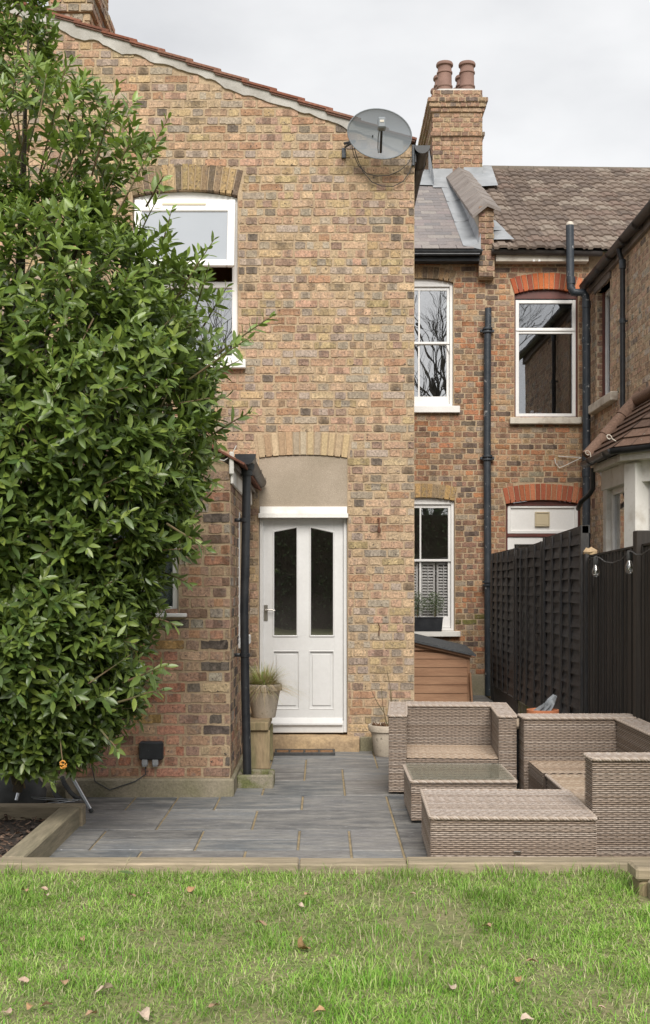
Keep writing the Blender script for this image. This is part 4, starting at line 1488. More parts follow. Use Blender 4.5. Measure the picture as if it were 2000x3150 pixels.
part('pane', M['glass_mid'], bay, lambda b: b.add([(XBY + .25, Yn - .12, .9), (XN - .12, Yn - .47, .9), (XN - .12, Yn - .47, zg - .33), (XBY + .25, Yn - .12, zg - .33)], [[0, 1, 2, 3]]))
part('curtain', M['curtain'], bay, lambda b: [b.box(XBY + .16 + .02 * (i % 2), XBY + .17 + .02 * (i % 2), Yn + .2 + i * .05, Yn + .25 + i * .05, .9, zg - .3, .002) for i in range(15)] + [b.box(XN + .0, XN + .02, Yn - .6, Yf + .5, .9, zg, .002)])
# bay roof with hip tiles and gutter
e0 = (XBY - .17, Yf + .10)
e1 = (XBY - .17, Yn - .06)
e2 = (XN + .05, Yn - .95)
t0 = (XN - .01, Yf + .25, 3.78)
t1 = (XN - .01, Yn - .2, 3.78)
broof = part('bay_roof', M['felt'], nb, lambda b: b.add([(*e0, zg + .03), (*e1, zg + .03), (*e2, zg + .03), t0, t1, (XN, Yf + .8, zg + .03)], [[0, 1, 4, 3], [1, 2, 4], [5, 0, 3]]))


def roof_rows(parent, a, b_, c, d_, n, seed):
    """overlapping flat tiles between the eaves edge a-b and the top edge d-c"""
    r = np.random.default_rng(seed)
    a, b_, c, d_ = map(Vector, (a, b_, c, d_))
    for i in range(n):
        f0, f1 = i / n, (i + 1.15) / n
        p, q = a.lerp(d_, f0), b_.lerp(c, f0)
        p2, q2 = a.lerp(d_, min(f1, 1)), b_.lerp(c, min(f1, 1))
        nn = (q - p).cross(p2 - p).normalized()
        if nn.z < 0:
            nn = -nn
        m = max(1, int((q - p).length / .2))
        for k in range(m):
            u0, u1 = k / m + .004, (k + 1) / m - .004
            A, B, C_, D_ = p.lerp(q, u0) + nn * .035, p.lerp(q, u1) + nn * .035, p2.lerp(q2, u1) + nn * .012, p2.lerp(q2, u0) + nn * .012
            gb = Bag()
            c_ = [(.12, .075, .055), (.15, .095, .07), (.10, .065, .05)][r.integers(3)]
            gb.add([A, B, C_, D_, A - nn * .02, B - nn * .02], [[0, 1, 2, 3], [4, 5, 1, 0]], c_)
            gb.build('roof_tile', M['tile'], parent)


roof_rows(broof, (*e0, zg + .03), (*e1, zg + .03), t1, t0, 7, 5)
roof_rows(broof, (*e1, zg + .03), (*e2, zg + .03), t1, t1, 7, 6)
for i in range(3):
    p, q = Vector((*e0, zg + .10)), Vector(t0) + Vector((.0, .0, .10))
    pa, pb = p.lerp(q, i / 3), p.lerp(q, (i + 1.08) / 3)
    gb = Bag().tube([pa, pb], [.075 + .006 * i, .068 + .006 * i], 12)
    gb.C = [(.21, .135, .10)] * len(gb.C)
    gb.build('hip_tile', M['tile'], broof, True)
for i in range(4):
    p, q = Vector(t0) + Vector((-.03, 0, .06)), Vector(t1) + Vector((-.03, -.6, .06))
    gb = Bag().tube([p.lerp(q, i / 4), p.lerp(q, (i + 1.05) / 4)], [.08, .075], 12)
    gb.C = [(.21, .135, .10)] * len(gb.C)
    gb.build('hip_tile', M['tile'], broof, True)
xg3 = XBY - .19
bg = part('gutter', M['black'], broof, lambda b: (gutter(b, (xg3, Yf + .12, zg + .02), (xg3, Yn - .04, zg + .03), .062), gutter(b, (xg3, Yn - .04, zg + .03), (e2[0], e2[1], zg + .03), .062)), smooth=True)
for fy in (Yf - .2, Yn + .25):
    part('gutter_clip', M['oldpipe'], bg, lambda b: gutter(b, (xg3, fy, zg + .025), (xg3, fy - .06, zg + .025), .072, False, False), smooth=True)
part('soffit', M['oldwhite'], broof, lambda b: b.prism([(e0[0] + .06, e0[1]), (e1[0] + .06, e1[1] + .03), (e2[0], e2[1] + .06), (XN, e2[1] + .2), (XN, e0[1])], 2, zg - .10, zg - .02))
part('downpipe', M['black'], nb, lambda b: b.tube([(xg3 + .08, Yf + .05, zg - .05), (xg3 + .08, Yf + .06, zg - .30), (xg3 + .05, Yf + .1, zg - .36), (xg3 - .02, Yf + .25, zg - .44), (xg3 + .02, Yf + .6, zg - .5)], .030, 12), smooth=True)
for (px_, py, sx) in ((1874, 1345, 1), (1808, 1394, -1)):
    d_ = 13.0 if sx > 0 else 13.8
    pts = [P(px_ + 38 * (1 if sx > 0 else .3), py + 22, d_)]
    for k in range(9):
        a = -.5 + k * .72
        pts.append(P(px_ + (9 - k * .45) * math.cos(a + PI * .1), py - (9 - k * .45) * math.sin(a), d_))
    part('scroll_hook', M['grime'], broof, lambda b: b.tube(pts, .006, 6), True)
part('wall_lamp', M['greyplastic'], nb, lambda b: b.lathe([(0, .05), (.03, .045), (.035, .02), (.02, -.03), (.006, -.06), (0, -.06)], P(1853, 1458, 15.9), 14), True)
bx('air_brick', M['claypot'], nside, XN - .004, XN + .02, YB - .35, YB - .15, Z(1562, 16.6), Z(1532, 16.6))

# ------------------------------------------------------------------ fences
XF = 2.40
FD = lambda px: XF * FPX / (px - CX)
NAMES = ('nearest the back wall, dark and flat', 'with a leaning bowed middle', 'beside the concrete stub post')
slat_meshes = []
for v in range(5):
    r = np.random.default_rng(80 + v)
    n = 10
    V, Fs = [], []
    wob = np.cumsum(r.normal(0, .004, n + 1))
    wob -= np.linspace(wob[0], wob[-1], n + 1)
    for i in range(n + 1):
        t = i / n - .5
        for q, (off, z) in enumerate(((.024, -.062 + wob[i]), (.010, -.062 + wob[i]), (.0, .07), (.012, .07))):
            V.append((-off * 1.2 - abs(wob[i]) * .6, t, z))
    for i in range(n):
        for q in range(4):
            Fs.append([i * 4 + q, i * 4 + (q + 1) % 4, i * 4 + 4 + (q + 1) % 4, i * 4 + 4 + q])
    gb = Bag()
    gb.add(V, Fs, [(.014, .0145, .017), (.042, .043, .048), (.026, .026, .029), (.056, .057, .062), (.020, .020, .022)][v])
    o = gb.build('slat', M['slat'])
    slat_meshes.append(o.data)
    bpy.data.objects.remove(o)
PAN = [(FD(1527), FD(1598), 2.03, 2.045), (FD(1602), FD(1683), 2.02, 2.065), (FD(1689), FD(1809), 2.095, 2.135)]
LAB = ['black lap fence panel close against the back wall and soil pipe', 'black lap fence panel with sagging slats between two other panels',
       'tall black lap fence panel ending at the broken concrete post']
for k, (d0, d1, z0, z1) in enumerate(PAN):
    ya, yb = Y(d1), Y(d0)
    yc, L = (ya + yb) / 2, yb - ya
    t = thing('lap_fence', LAB[k], 'fence', (XF, yc, .20), 0, 'lap fence panels')
    lean = (.0, .012, .006)[k]
    zt = lambda yy: (z1 + (z0 - z1) * (yy + L / 2) / L) - .20
    n = 17
    for i in range(n):
        o = bpy.data.objects.new('slat', random.choice(slat_meshes if k < 2 else [slat_meshes[q] for q in (1, 2, 3)]))  # third panel draws only paler slats: skylight put into their colour
        f = (i + .5) / n
        o.location = (lean * math.sin(f * PI) - .004, 0, f * (zt(0) - .06) + .03)
        o.scale = (1.9, L - .06, (zt(0) - .06) / n / .108)
        o.rotation_euler = (random.gauss(0, .005) + (.02 * math.sin(i * 1.3) if k == 1 else 0), 0, 0)
        link(o, t)
    for s in (-1, 1):
        part('frame_batten', M['fence'], t, lambda b: b.box(-.068, .01, s * (L / 2 - .025) - .025, s * (L / 2 - .025) + .025, 0, zt(s * (L / 2 - .025)), .005))
    for f in ((-.22, .0, .24) if k != 1 else (-.25, .05, .3)):
        yy = f * L
        part('batten', M['fence'], t, lambda b: b.box(-.072, -.048, yy - .022, yy + .022, .02, zt(yy) - .02, .004, R=Matrix.Rotation(.02 if k == 1 else 0, 3, 'X')))
    part('top_rail', M['fence'], t, lambda b: b.add([(-.05, -L / 2, zt(-L / 2) - .07), (-.05, L / 2, zt(L / 2) - .07), (-.05, L / 2, zt(L / 2)), (-.05, -L / 2, zt(-L / 2)), (.02, -L / 2, zt(-L / 2) - .07), (.02, L / 2, zt(L / 2) - .07), (.02, L / 2, zt(L / 2) + .004), (.02, -L / 2, zt(-L / 2) + .004)],
                                              [[0, 1, 2, 3], [3, 2, 6, 7], [1, 0, 4, 5], [4, 7, 6, 5], [0, 3, 7, 4], [1, 5, 6, 2]]))
    part('gravel_board', M['mossy'] if k == 1 else M['fence'], t, lambda b: b.box(-.035, .02, -L / 2, L / 2, -.24, -.004, .004))
POSTS = [(FD(1524) + .12, 1.95, 'black fence post at the foot of the soil pipe', M['fence']), (FD(1600), 2.0, 'black fence post on the far side of the sagging panel', M['fence']),
         (FD(1686), 2.06, 'black fence post between the sagging panel and the tall panel', M['fence']), (FD(1812), 1.88, 'fence post with a broken pale concrete top under festoon bulbs', M['fence'])]
for i, (d_, zt_, lab, m_) in enumerate(POSTS):
    pt = thing('fence_post', lab, 'fence post', (XF + .005, Y(d_), 0), 0, 'fence posts')
    part('post', m_, pt, lambda b: b.box(-.05, .045, -.045, .045, -.05, zt_, .008))
    if i == 3:
        rr = np.random.default_rng(9)
        gb = Bag()
        V = []
        for z_, s in ((1.86, .058), (1.89, .062), (1.925, .032)):
            for a in range(7):
                V.append((s * math.cos(a * .9) * rr.uniform(.8, 1.2), s * math.sin(a * .9) * rr.uniform(.8, 1.2), z_ + rr.normal(0, .008)))
        gb.add(V, [[q * 7 + a, q * 7 + (a + 1) % 7, q * 7 + 7 + (a + 1) % 7, q * 7 + 7 + a] for q in range(2) for a in range(7)] + [list(range(14, 21))])
        gb.build('broken_concrete', M['stone'], pt)
bf = thing('board_fence', 'black vertical board fence behind the corner sofa', 'fence', (XF, 0, 0))
d_ = FD(1820)
r = np.random.default_rng(12)
bm_ = []
for v in range(4):
    o = Bag().box(-.011, .011, -.056, .056, 0, 1.84, .004).build('board', M['fence2'])
    bm_.append(o.data)
    bpy.data.objects.remove(o)
zf = lambda d: 1.84 + (10.4 - d) / 1.6 * .035
while d_ > 4.6:
    o = bpy.data.objects.new('board', bm_[r.integers(4)])
    o.location = (-.02 + r.normal(0, .003), Y(d_), -.0)
    o.rotation_euler = (r.normal(0, .003), 0, math.radians(-9) + r.normal(0, .03))
    o.scale = (1, 1, zf(d_) / 1.84 + r.normal(0, .002))
    link(o, bf)
    d_ -= .103
for zz in (.4, 1.5):
    part('rail', M['fence2'], bf, lambda b: b.box(.0, .04, Y(4.6), Y(FD(1820)), zz, zz + .08, .004))
part('capping', M['fence2'], bf, lambda b: b.prism([(Y(10.38), zf(10.38) + .004), (Y(4.6), zf(4.6) + .004), (Y(4.6), zf(4.6) + .02), (Y(10.38), zf(10.38) + .02)], 0, -.035, .02))
for dpo, zt_ in ((FD(1983), 2.0), (6.7, 2.0)):
    part('post', M['fence2'], bf, lambda b: b.box(-.075, .035, Y(dpo) - .05, Y(dpo) + .05, -.05, zt_, .008))
# festoon lights hanging along the fence
fs = thing('festoon_lights', 'string of clear festoon bulbs hanging along the board fence', 'lights', (XF - .07, Y(10.35), 1.84))
def fl(px, py): 
    d = (XF - .08) * FPX / (px - CX)
    return P(px, py, d) - Vector((XF - .07, Y(10.35), 1.84))
cab = [fl(1812, 1735), fl(1815, 1722), fl(1832, 1712), fl(1845, 1716), fl(1862, 1729), fl(1885, 1732), fl(1912, 1722), fl(1935, 1697), fl(1945, 1697), fl(1958, 1707), fl(1975, 1706), fl(2000, 1690), fl(2030, 1680)]
part('cable', M['rubber'], fs, lambda b: b.tube(cab, .0055, 8), True)
for px, py in ((1833, 1716), (1936, 1699)):
    p = fl(px, py)
    hl = part('bulb_holder', M['rubber'], fs, lambda b: b.lathe([(0, .015), (.016, .012), (.02, 0), (.022, -.045), (.017, -.06)], p, 14), True)
    part('bulb', M['bulb'], hl, lambda b: b.lathe([(.015, -.058), (.02, -.075), (.032, -.105), (.034, -.125), (.027, -.15), (.010, -.163), (0, -.165)], p, 16), True)
    part('filament', M['white'], hl, lambda b: b.tube([p + Vector((0, 0, -.06)), p + Vector((.006, 0, -.10)), p + Vector((-.006, 0, -.13))], .003, 5))

# ------------------------------------------------------------------ log store shed in the side return
DS = 15.8
xS = lambda px: X(px, DS)
zS = lambda py: Z(py, DS)
shed = thing('wooden_shed', 'low pine clad store with sloping black felt roof under window', 'shed', (xS(1360), Y(DS), 0))
ox = xS(1360)
sl_, sr_ = .905 - ox, xS(1438) - ox
stop = lambda x: zS(1977) - (x + ox - xS(1277)) * (zS(1977) - zS(2014)) / (xS(1438) - xS(1277))
zz, i = .02, 0
while zz < .9:
    h = .116
    zl_, zr_ = min(zz + h, stop(sl_ + ox - ox)), min(zz + h, stop(sr_))
    if zl_ - zz > .01:
        if zr_ < zz + .005:
            xe = sl_ + (sr_ - sl_) * max(.1, (stop(sl_) - zz) / max(1e-6, stop(sl_) - stop(sr_)))
            zr_ = zz + .004
        else:
            xe = sr_
        gb = Bag()
        V = [(sl_, -.012, zz), (xe, -.012, zz), (xe, -.002, zr_ - .003), (sl_, -.002, zl_ - .003), (sl_, .02, zz), (xe, .02, zz), (xe, .02, zr_ - .003), (sl_, .02, zl_ - .003)]
        gb.add(V, [[0, 1, 2, 3], [4, 7, 6, 5], [3, 2, 6, 7], [0, 4, 5, 1], [1, 5, 6, 2], [0, 3, 7, 4]])
        gb.build('plank', M['plank'], shed)
    zz += h
part('corner_post', M['plank'], shed, lambda b: (b.box(sr_ + .001, sr_ + .035, -.004, .03, 0, stop(sr_) - .01, .003), b.box(sr_ + .001, sr_ + .03, .03, 1.0, .02, stop(sr_) - .01, .003)))
part('back', M['plank'], shed, lambda b: b.prism([(sl_, .01), (sr_, .01), (sr_, stop(sr_) - .012), (sl_, stop(sl_) - .012)], 1, .03, 1.02))
ra, rb = sl_ + .0, xS(1462) - ox
part('felt_roof', M['felt'], shed, lambda b: b.add([(ra, -.10, stop(ra) + .005), (rb, -.10, stop(rb) + .005), (rb, 1.05, stop(rb) + .06), (ra, 1.05, stop(ra) + .06), (ra, -.10, stop(ra) + .04), (rb, -.10, stop(rb) + .032), (rb, 1.05, stop(rb) + .10), (ra, 1.05, stop(ra) + .10)],
                                                   [[0, 1, 5, 4], [4, 5, 6, 7], [1, 2, 6, 5], [3, 0, 4, 7], [0, 3, 2, 1]]))
part('roof_batten', M['plank'], shed, lambda b: b.add([(ra, -.06, stop(ra) - .03), (rb - .06, -.06, stop(rb - .06) - .03), (rb - .06, -.06, stop(rb - .06) + .006), (ra, -.06, stop(ra) + .006)], [[0, 1, 2, 3]]))
lw = thing('leaning_board', 'thin brown board leaning against the shed end', 'board', (xS(1446), Y(15.7), 0))
part('board', M['plank'], lw, lambda b: b.box(-.012, .012, -.05, .05, 0, .42, .003, R=Matrix.Rotation(-.06, 3, 'Y')))

# window box with two small olive bushes on the lower sill
wb = thing('window_box', 'dark grey window box planted with two small bushes', 'planter', (xB(1318), YB - .02, zB(1941)))
ox, oz = xB(1318), zB(1941)
hb = zB(1899) - oz
part('box', M['black'], wb, lambda b: (b.add([(-.30, -.075, 0), (xB(1357) - ox, -.075, 0), (xB(1361) - ox, -.09, hb), (-.32, -.09, hb), (-.30, .055, 0), (xB(1357) - ox, .055, 0), (xB(1361) - ox, .058, hb), (-.32, .058, hb)], [[0, 1, 2, 3], [5, 4, 7, 6], [1, 5, 6, 2], [4, 0, 3, 7], [0, 4, 5, 1], [3, 2, 6, 7]]),))
part('box_rim', M['black'], wb, lambda b: b.box(-.325, xB(1362) - ox, -.096, .06, hb - .015, hb + .006, .004))


def leaf_cloud(name, m, parent, cen, rad, n, L, W, cols, seed, up=.4):
    r = np.random.default_rng(seed)
    u = r.normal(0, 1, (n, 3))
    u /= np.linalg.norm(u, axis=1, keepdims=True)
    p = np.array(cen) + u * np.array(rad) * (r.random((n, 1)) ** .45)
    d = u + r.normal(0, .6, (n, 3)) + np.array([0, 0, up])
    d /= np.linalg.norm(d, axis=1, keepdims=True)
    s = np.cross(d, r.normal(0, 1, (n, 3)))
    s /= np.linalg.norm(s, axis=1, keepdims=True)
    ll = L * r.uniform(.6, 1.2, (n, 1))
    V = np.stack([p, p + d * ll * .5 + s * W, p + d * ll, p + d * ll * .5 - s * W], 1).reshape(-1, 3)
    Fa = np.arange(n * 4).reshape(n, 4)
    c = np.array(cols)[r.integers(len(cols), size=n)] * r.uniform(.7, 1.25, (n, 1))
    o = big(name, V, Fa, m, parent, np.repeat(c, 4, 0))
    o['kind'] = 'stuff'
    return o


OC = [(.075, .11, .045), (.10, .14, .07), (.055, .085, .035), (.14, .18, .10)]
for i, px in enumerate((1283, 1337)):
    bxx = xB(px) - ox
    st = part('stem', M['twig'], wb, lambda b: b.tube([(bxx, -.01, hb - .02), (bxx + .005, -.01, hb + .1), (bxx, -.01, hb + .2)], [.009, .007, .004], 6))
    leaf_cloud('foliage', M['olive'], wb, (bxx, -.02, hb + .20), (.135, .08, .16), 900, .030, .0045, OC, 90 + i)

# ------------------------------------------------------------------ satellite dish
DD = 10.98
dish = thing('satellite_dish', 'grey perforated oval satellite dish on the gable corner', 'satellite dish', (X(1168, DD), Y(DD), Z(412, DD)))
mdish = bpy.data.materials.new('perforated_dish')
mdish.use_nodes = True
nt = mdish.node_tree
pb = nt.nodes['Principled BSDF']
pb.inputs['Base Color'].default_value = (.20, .225, .25, 1)
pb.inputs['Roughness'].default_value = .5
tr = nt.nodes.new('ShaderNodeBsdfTransparent')
ms = nt.nodes.new('ShaderNodeMixShader')
ms.inputs[0].default_value = .18
nt.links.new(pb.outputs[0], ms.inputs[1])
nt.links.new(tr.outputs[0], ms.inputs[2])
nt.links.new(ms.outputs[0], nt.nodes['Material Output'].inputs[0])
aw, ah = 99 * DD / FPX, 71.5 * DD / FPX
V, Fs = [], []
nr, ns = 8, 48
V.append((0, .055, 0))
for i in range(1, nr + 1):
    f = i / nr
    for k in range(ns):
        a = 2 * PI * k / ns
        V.append((aw * f * math.cos(a), .055 * (1 - f * f), ah * f * math.sin(a)))
for k in range(ns):
    Fs.append([0, 1 + k, 1 + (k + 1) % ns])
for i in range(nr - 1):
    for k in range(ns):
        k2 = (k + 1) % ns
        Fs.append([1 + i * ns + k, 1 + (i + 1) * ns + k, 1 + (i + 1) * ns + k2, 1 + i * ns + k2])
tilt = Matrix.Rotation(math.radians(14), 3, 'X') @ Matrix.Rotation(math.radians(10), 3, 'Y')
TV = [tilt @ Vector(v) for v in V]
gb = Bag()
gb.add(TV, Fs)
gb.build('reflector', mdish, dish, True)
rim = [tilt @ Vector((aw * math.cos(2 * PI * k / 40), -.002, ah * math.sin(2 * PI * k / 40))) for k in range(41)]
part('rim', M['dish'], dish, lambda b: b.tube(rim, .006, 6, caps=False), True)
part('feed_arm', M['black'], dish, lambda b: b.tube([(.01, -.01, -.175), (.008, -.10, -.13), (.008, -.24, -.03)], [.013, .012, .011], 8), True)
part('feed_horn', M['dish'], dish, lambda b: (b.box(-.030, .044, -.30, -.20, -.055, .045, .012), b.box(-.012, .028, -.20, -.17, -.02, .02, .005)))
part('feed_window', M['grime'], dish, lambda b: b.box(-.012, .026, -.304, -.299, -.008, .014, .002))
part('feed_cable', M['rubber'], dish, lambda b: b.tube([(-.015, -.24, -.06), (-.022, -.18, -.10), (-.02, -.08, -.16), (-.012, -.01, -.18)], .004, 6), True)
for (u, v) in ((-.06, -.02), (-.05, -.175), (.05, -.175)):
    q = tilt @ Vector((u, .045 - .02 * (abs(v) > .1), v))
    part('bolt', M['black'], dish, lambda b: b.lathe([(0, -.008), (.006, -.006), (.006, .006)], q, 8))
hx = X(1168, DD)
bl = lambda px, py, d: P(px, py, d) - Vector((hx, Y(DD), Z(412, DD)))
part('wall_bracket', M['oldpipe'], dish, lambda b: (b.box(bl(1053, 0, DD).x, bl(1066, 0, DD).x, .235, .262, bl(0, 457, DD).z, bl(0, 425, DD).z, .004), b.tube([bl(1060, 441, 11.18), bl(1075, 438, 11.12), bl(1092, 434, 11.06)], .014, 8), b.tube([bl(1062, 452, 11.2), bl(1075, 444, 11.1), bl(1090, 438, 11.06)], .010, 8)))
part('hanging_cable', M['rubber'], dish, lambda b: (b.tube([bl(1083, 448, 11.1), bl(1088, 475, 11.18), bl(1105, 512, 11.22), bl(1130, 535, 11.22), bl(1160, 541, 11.22), bl(1195, 540, 11.22), bl(1230, 525, 11.22), bl(1255, 503, 11.22), bl(1268, 480, 11.22)], .0042, 6),
                                                    b.tube([bl(1090, 455, 11.1), bl(1100, 490, 11.18), bl(1118, 530, 11.22), bl(1145, 560, 11.22), bl(1175, 572, 11.22), bl(1210, 573, 11.22), bl(1240, 558, 11.22), bl(1260, 530, 11.22), bl(1270, 495, 11.22)], .0042, 6)), True)

# ------------------------------------------------------------------ raised bed, lawn edge, timber step
edge = thing('lawn_edging', 'long weathered timber sleepers edging the patio along the lawn', 'edging', (0, Y(6.23), 0))
xs = [-3.3, X(920, 6.2), X(1252, 6.2), 3.3]
for i, (a, b_) in enumerate(zip(xs[:-1], xs[1:])):
    dz_ = (0, -.004, .003)[i]
    o = part('sleeper', M['sleeper'], edge, lambda b: b.box(a + .002, b_ - .002, -.075 + .004 * (i % 2), .07, -.06, .13 + dz_, .008))
bed = thing('raised_bed', 'low raised bed of weathered sleepers around the bay tree', 'raised bed', (-1.7, Y(7), 0))
part('sleeper', M['sleeper_y'], bed, lambda b: b.box(-1.735 + 1.7, -1.602 + 1.7, Y(6.303) - Y(7), Y(7.72) - Y(7), -.05, .131, .008))
part('sleeper', M['sleeper'], bed, lambda b: b.box(-3.3 + 1.7, -1.585 + 1.7, Y(7.722) - Y(7), Y(7.84) - Y(7), -.05, .134, .008))
part('soil', M['soil'], bed, lambda b: b.box(-3.3 + 1.7, -1.736 + 1.7, Y(6.303) - Y(7), Y(7.721) - Y(7), -.05, .045, .002))
r = np.random.default_rng(33)
n = 1500
p = np.stack([r.uniform(-1.45, -.05, n), r.uniform(Y(6.33) - Y(7), Y(7.70) - Y(7), n), .048 + r.random(n) * .03], 1)
a = r.uniform(0, PI, n)
l, w_ = r.uniform(.015, .05, n), r.uniform(.006, .02, n)
tl = r.normal(0, .35, n)
dx_ = np.stack([np.cos(a), np.sin(a), tl], 1) * l[:, None] / 2
dy_ = np.stack([-np.sin(a), np.cos(a), r.normal(0, .35, n)], 1) * w_[:, None] / 2
V = np.stack([p - dx_ - dy_, p + dx_ - dy_, p + dx_ + dy_, p - dx_ + dy_], 1).reshape(-1, 3)
c = np.array([(.12, .07, .045), (.07, .045, .03), (.20, .13, .09), (.05, .035, .028)])[r.integers(4, size=n)]
o = big('wood_chips', V, np.arange(n * 4).reshape(n, 4), M['mulch'], bed, np.repeat(c, 4, 0))
o['kind'] = 'stuff'
ts = thing('timber_step', 'stack of two rough sawn timbers at the lawn edge', 'timber', (1.55, Y(5.75), LZ))
part('top_timber', M['sleeper'], ts, lambda b: b.box(-.02, 1.6, -.05, .13, .075, .14, .012))
part('lower_timber', M['bench'], ts, lambda b: b.box(-.0, 1.6, -.04, .12, -.02, .0745, .016))
part('front_timber', M['sleeper'], ts, lambda b: b.box(.03, 1.6, -.17, -.052, -.02, .09, .012))

# ------------------------------------------------------------------ wicker furniture
class Weave:
    def __init__(s):
        s.V, s.F, s.C, s.n = [], [], [], 0

    def panel(s, O, U, V, N, w, h, pitch=.0120, stake=.032, amp=.0034, tone=(1, 1, 1), seed=0, q=4):
        r = np.random.default_rng(int(seed + w * 1000 + h * 77))
        O, U, V, N = (np.array(a, float) for a in (O, U, V, N))
        nu = max(3, int(w / stake * q) + 1)
        nr = max(1, int(round(h / pitch)))
        pt = h / nr
        u = np.linspace(0, w, nu)
        i = np.arange(nr)[:, None]
        ph = r.normal(0, .25, (nr, 1))
        off = amp * np.sin(PI * u[None, :] / stake + PI * i + ph)
        vc = (i + .5) * pt + r.normal(0, pt * .06, (nr, 1)) + np.zeros_like(off)
        rows = []
        for dv, do in ((-.34, -.002), (0, .0026), (.34, -.002)):
            rows.append(O + u[None, :, None] * U + (vc + dv * pt)[..., None] * V + (off + do)[..., None] * N)
        P3 = np.stack(rows, 2)                                  # nr, nu, 3, xyz
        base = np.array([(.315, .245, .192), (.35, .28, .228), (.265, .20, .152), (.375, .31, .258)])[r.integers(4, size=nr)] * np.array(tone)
        base = base[:, None, :] * r.uniform(.85, 1.15, (nr, nu, 1))
        C = np.repeat(base[:, :, None, :], 3, 2)
        idx = s.n + np.arange(nr * nu * 3).reshape(nr, nu, 3)
        F1 = np.stack([idx[:, :-1, :-1], idx[:, 1:, :-1], idx[:, 1:, 1:], idx[:, :-1, 1:]], -1).reshape(-1, 4)
        s.V.append(P3.reshape(-1, 3))
        s.C.append(C.reshape(-1, 3))
        s.F.append(F1)
        s.n += nr * nu * 3

    def braid(s, p, q, rad=.011, tone=(1.05, 1.05, 1.05), pitch=.055):
        p, q = Vector(p), Vector(q)
        L = (q - p).length
        t = (q - p) / L
        a = t.orthogonal().normalized()
        b = t.cross(a)
        n = max(6, int(L / .011))
        for k in range(3):
            ph = 2 * PI * k / 3
            pts = []
            for i in range(n + 1):
                f = i / n
                an = 2 * PI * f * L / pitch + ph
                pts.append(p + t * (L * f) + (a * math.cos(an) + b * math.sin(an)) * rad * .6)
            g_ = Bag().tube(pts, rad * .62, 5, caps=False)
            V = np.array(g_.V)
            Fq = np.array([f for f in g_.F if len(f) == 4])
            s.V.append(V)
            s.F.append(Fq + s.n)
            c = np.array([(.40, .33, .275), (.34, .27, .215), (.45, .385, .33)][k]) * np.array(tone)
            s.C.append(np.tile(c, (len(V), 1)))
            s.n += len(V)

    def build(s, name, parent):
        o = big(name, np.concatenate(s.V), np.concatenate(s.F), M['wicker'], parent, np.concatenate(s.C), smooth=True)
        o['kind'] = 'stuff'
        return o


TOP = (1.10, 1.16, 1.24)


def wicker_block(name, parent, x0, x1, y0, y1, z0, z1, faces='FBLRT', top_tone=TOP, braids='FBLR', top_pitch=.012, brd=.011, drop=.0):
    core = part(name, M['wicker_core'], parent, lambda b: b.box(x0 + .006, x1 - .006, y0 + .006, y1 - .006, z0, z1 - .006 - drop, .01))
    W = Weave()
    w, d, h = x1 - x0, y1 - y0, z1 - z0 - .016
    i = .003
    if 'F' in faces:
        W.panel((x0, y0 + i, z0), (1, 0, 0), (0, 0, 1), (0, -1, 0), w, h)
    if 'B' in faces:
        W.panel((x0, y1 - i, z0), (1, 0, 0), (0, 0, 1), (0, 1, 0), w, h, seed=1)
    if 'L' in faces:
        W.panel((x0 + i, y0, z0), (0, 1, 0), (0, 0, 1), (-1, 0, 0), d, h, seed=2)
    if 'R' in faces:
        W.panel((x1 - i, y0, z0), (0, 1, 0), (0, 0, 1), (1, 0, 0), d, h, seed=3)
    if 'T' in faces:
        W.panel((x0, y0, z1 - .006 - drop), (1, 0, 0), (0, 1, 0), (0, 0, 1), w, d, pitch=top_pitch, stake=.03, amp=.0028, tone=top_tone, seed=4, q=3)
    zz = z1 - .010
    if 'F' in braids:
        W.braid((x0, y0, zz), (x1, y0, zz), brd)
    if 'B' in braids:
        W.braid((x0, y1, zz), (x1, y1, zz), brd)
    if 'L' in braids:
        W.braid((x0, y0, zz), (x0, y1, zz), brd)
    if 'R' in braids:
        W.braid((x1, y0, zz), (x1, y1, zz), brd)
    W.build('weave', core)
    return core


# armchair
ac = thing('wicker_armchair', 'brown wicker armchair with wide arms beside the potted twigs', 'armchair', (.985, Y(8.86), 0), math.radians(-4))
hw, AD = .482, .98
wicker_block('arm', ac, -hw, -hw + .135, 0, AD, .02, .61)
wicker_block('arm', ac, hw - .135, hw, 0, AD, .02, .61)
wicker_block('backrest', ac, -hw + .136, hw - .136, AD - .24, AD + .005, .05, .613, faces='FBT', braids='FB')
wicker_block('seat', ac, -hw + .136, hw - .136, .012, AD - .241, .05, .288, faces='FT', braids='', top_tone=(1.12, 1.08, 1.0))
for sx in (-1, 1):
    for yy in (.05, AD - .05):
        part('foot', M['rubber'], ac, lambda b: b.lathe([(.0, 0), (.022, 0), (.022, .03)], (sx * (hw - .06), yy, 0), 10))
# glass topped coffee table
ct = thing('coffee_table', 'low wicker coffee table with a glass top before the armchair', 'table', (.945, Y(7.81), 0), 0)
hw = .352
wicker_block('body', ct, -hw, hw, 0, .70, .02, .290, braids='FBLR', top_tone=(.98, 1.0, 1.0))
part('glass_top', M['glass_table'], ct, lambda b: b.box(-hw + .012, hw - .012, .012, .688, .297, .305, .002))
for sx in (-1, 1):
    for yy in (.06, .64):
        part('foot', M['rubber'], ct, lambda b: b.lathe([(.0, 0), (.022, 0), (.022, .03)], (sx * (hw - .06), yy, 0), 10))
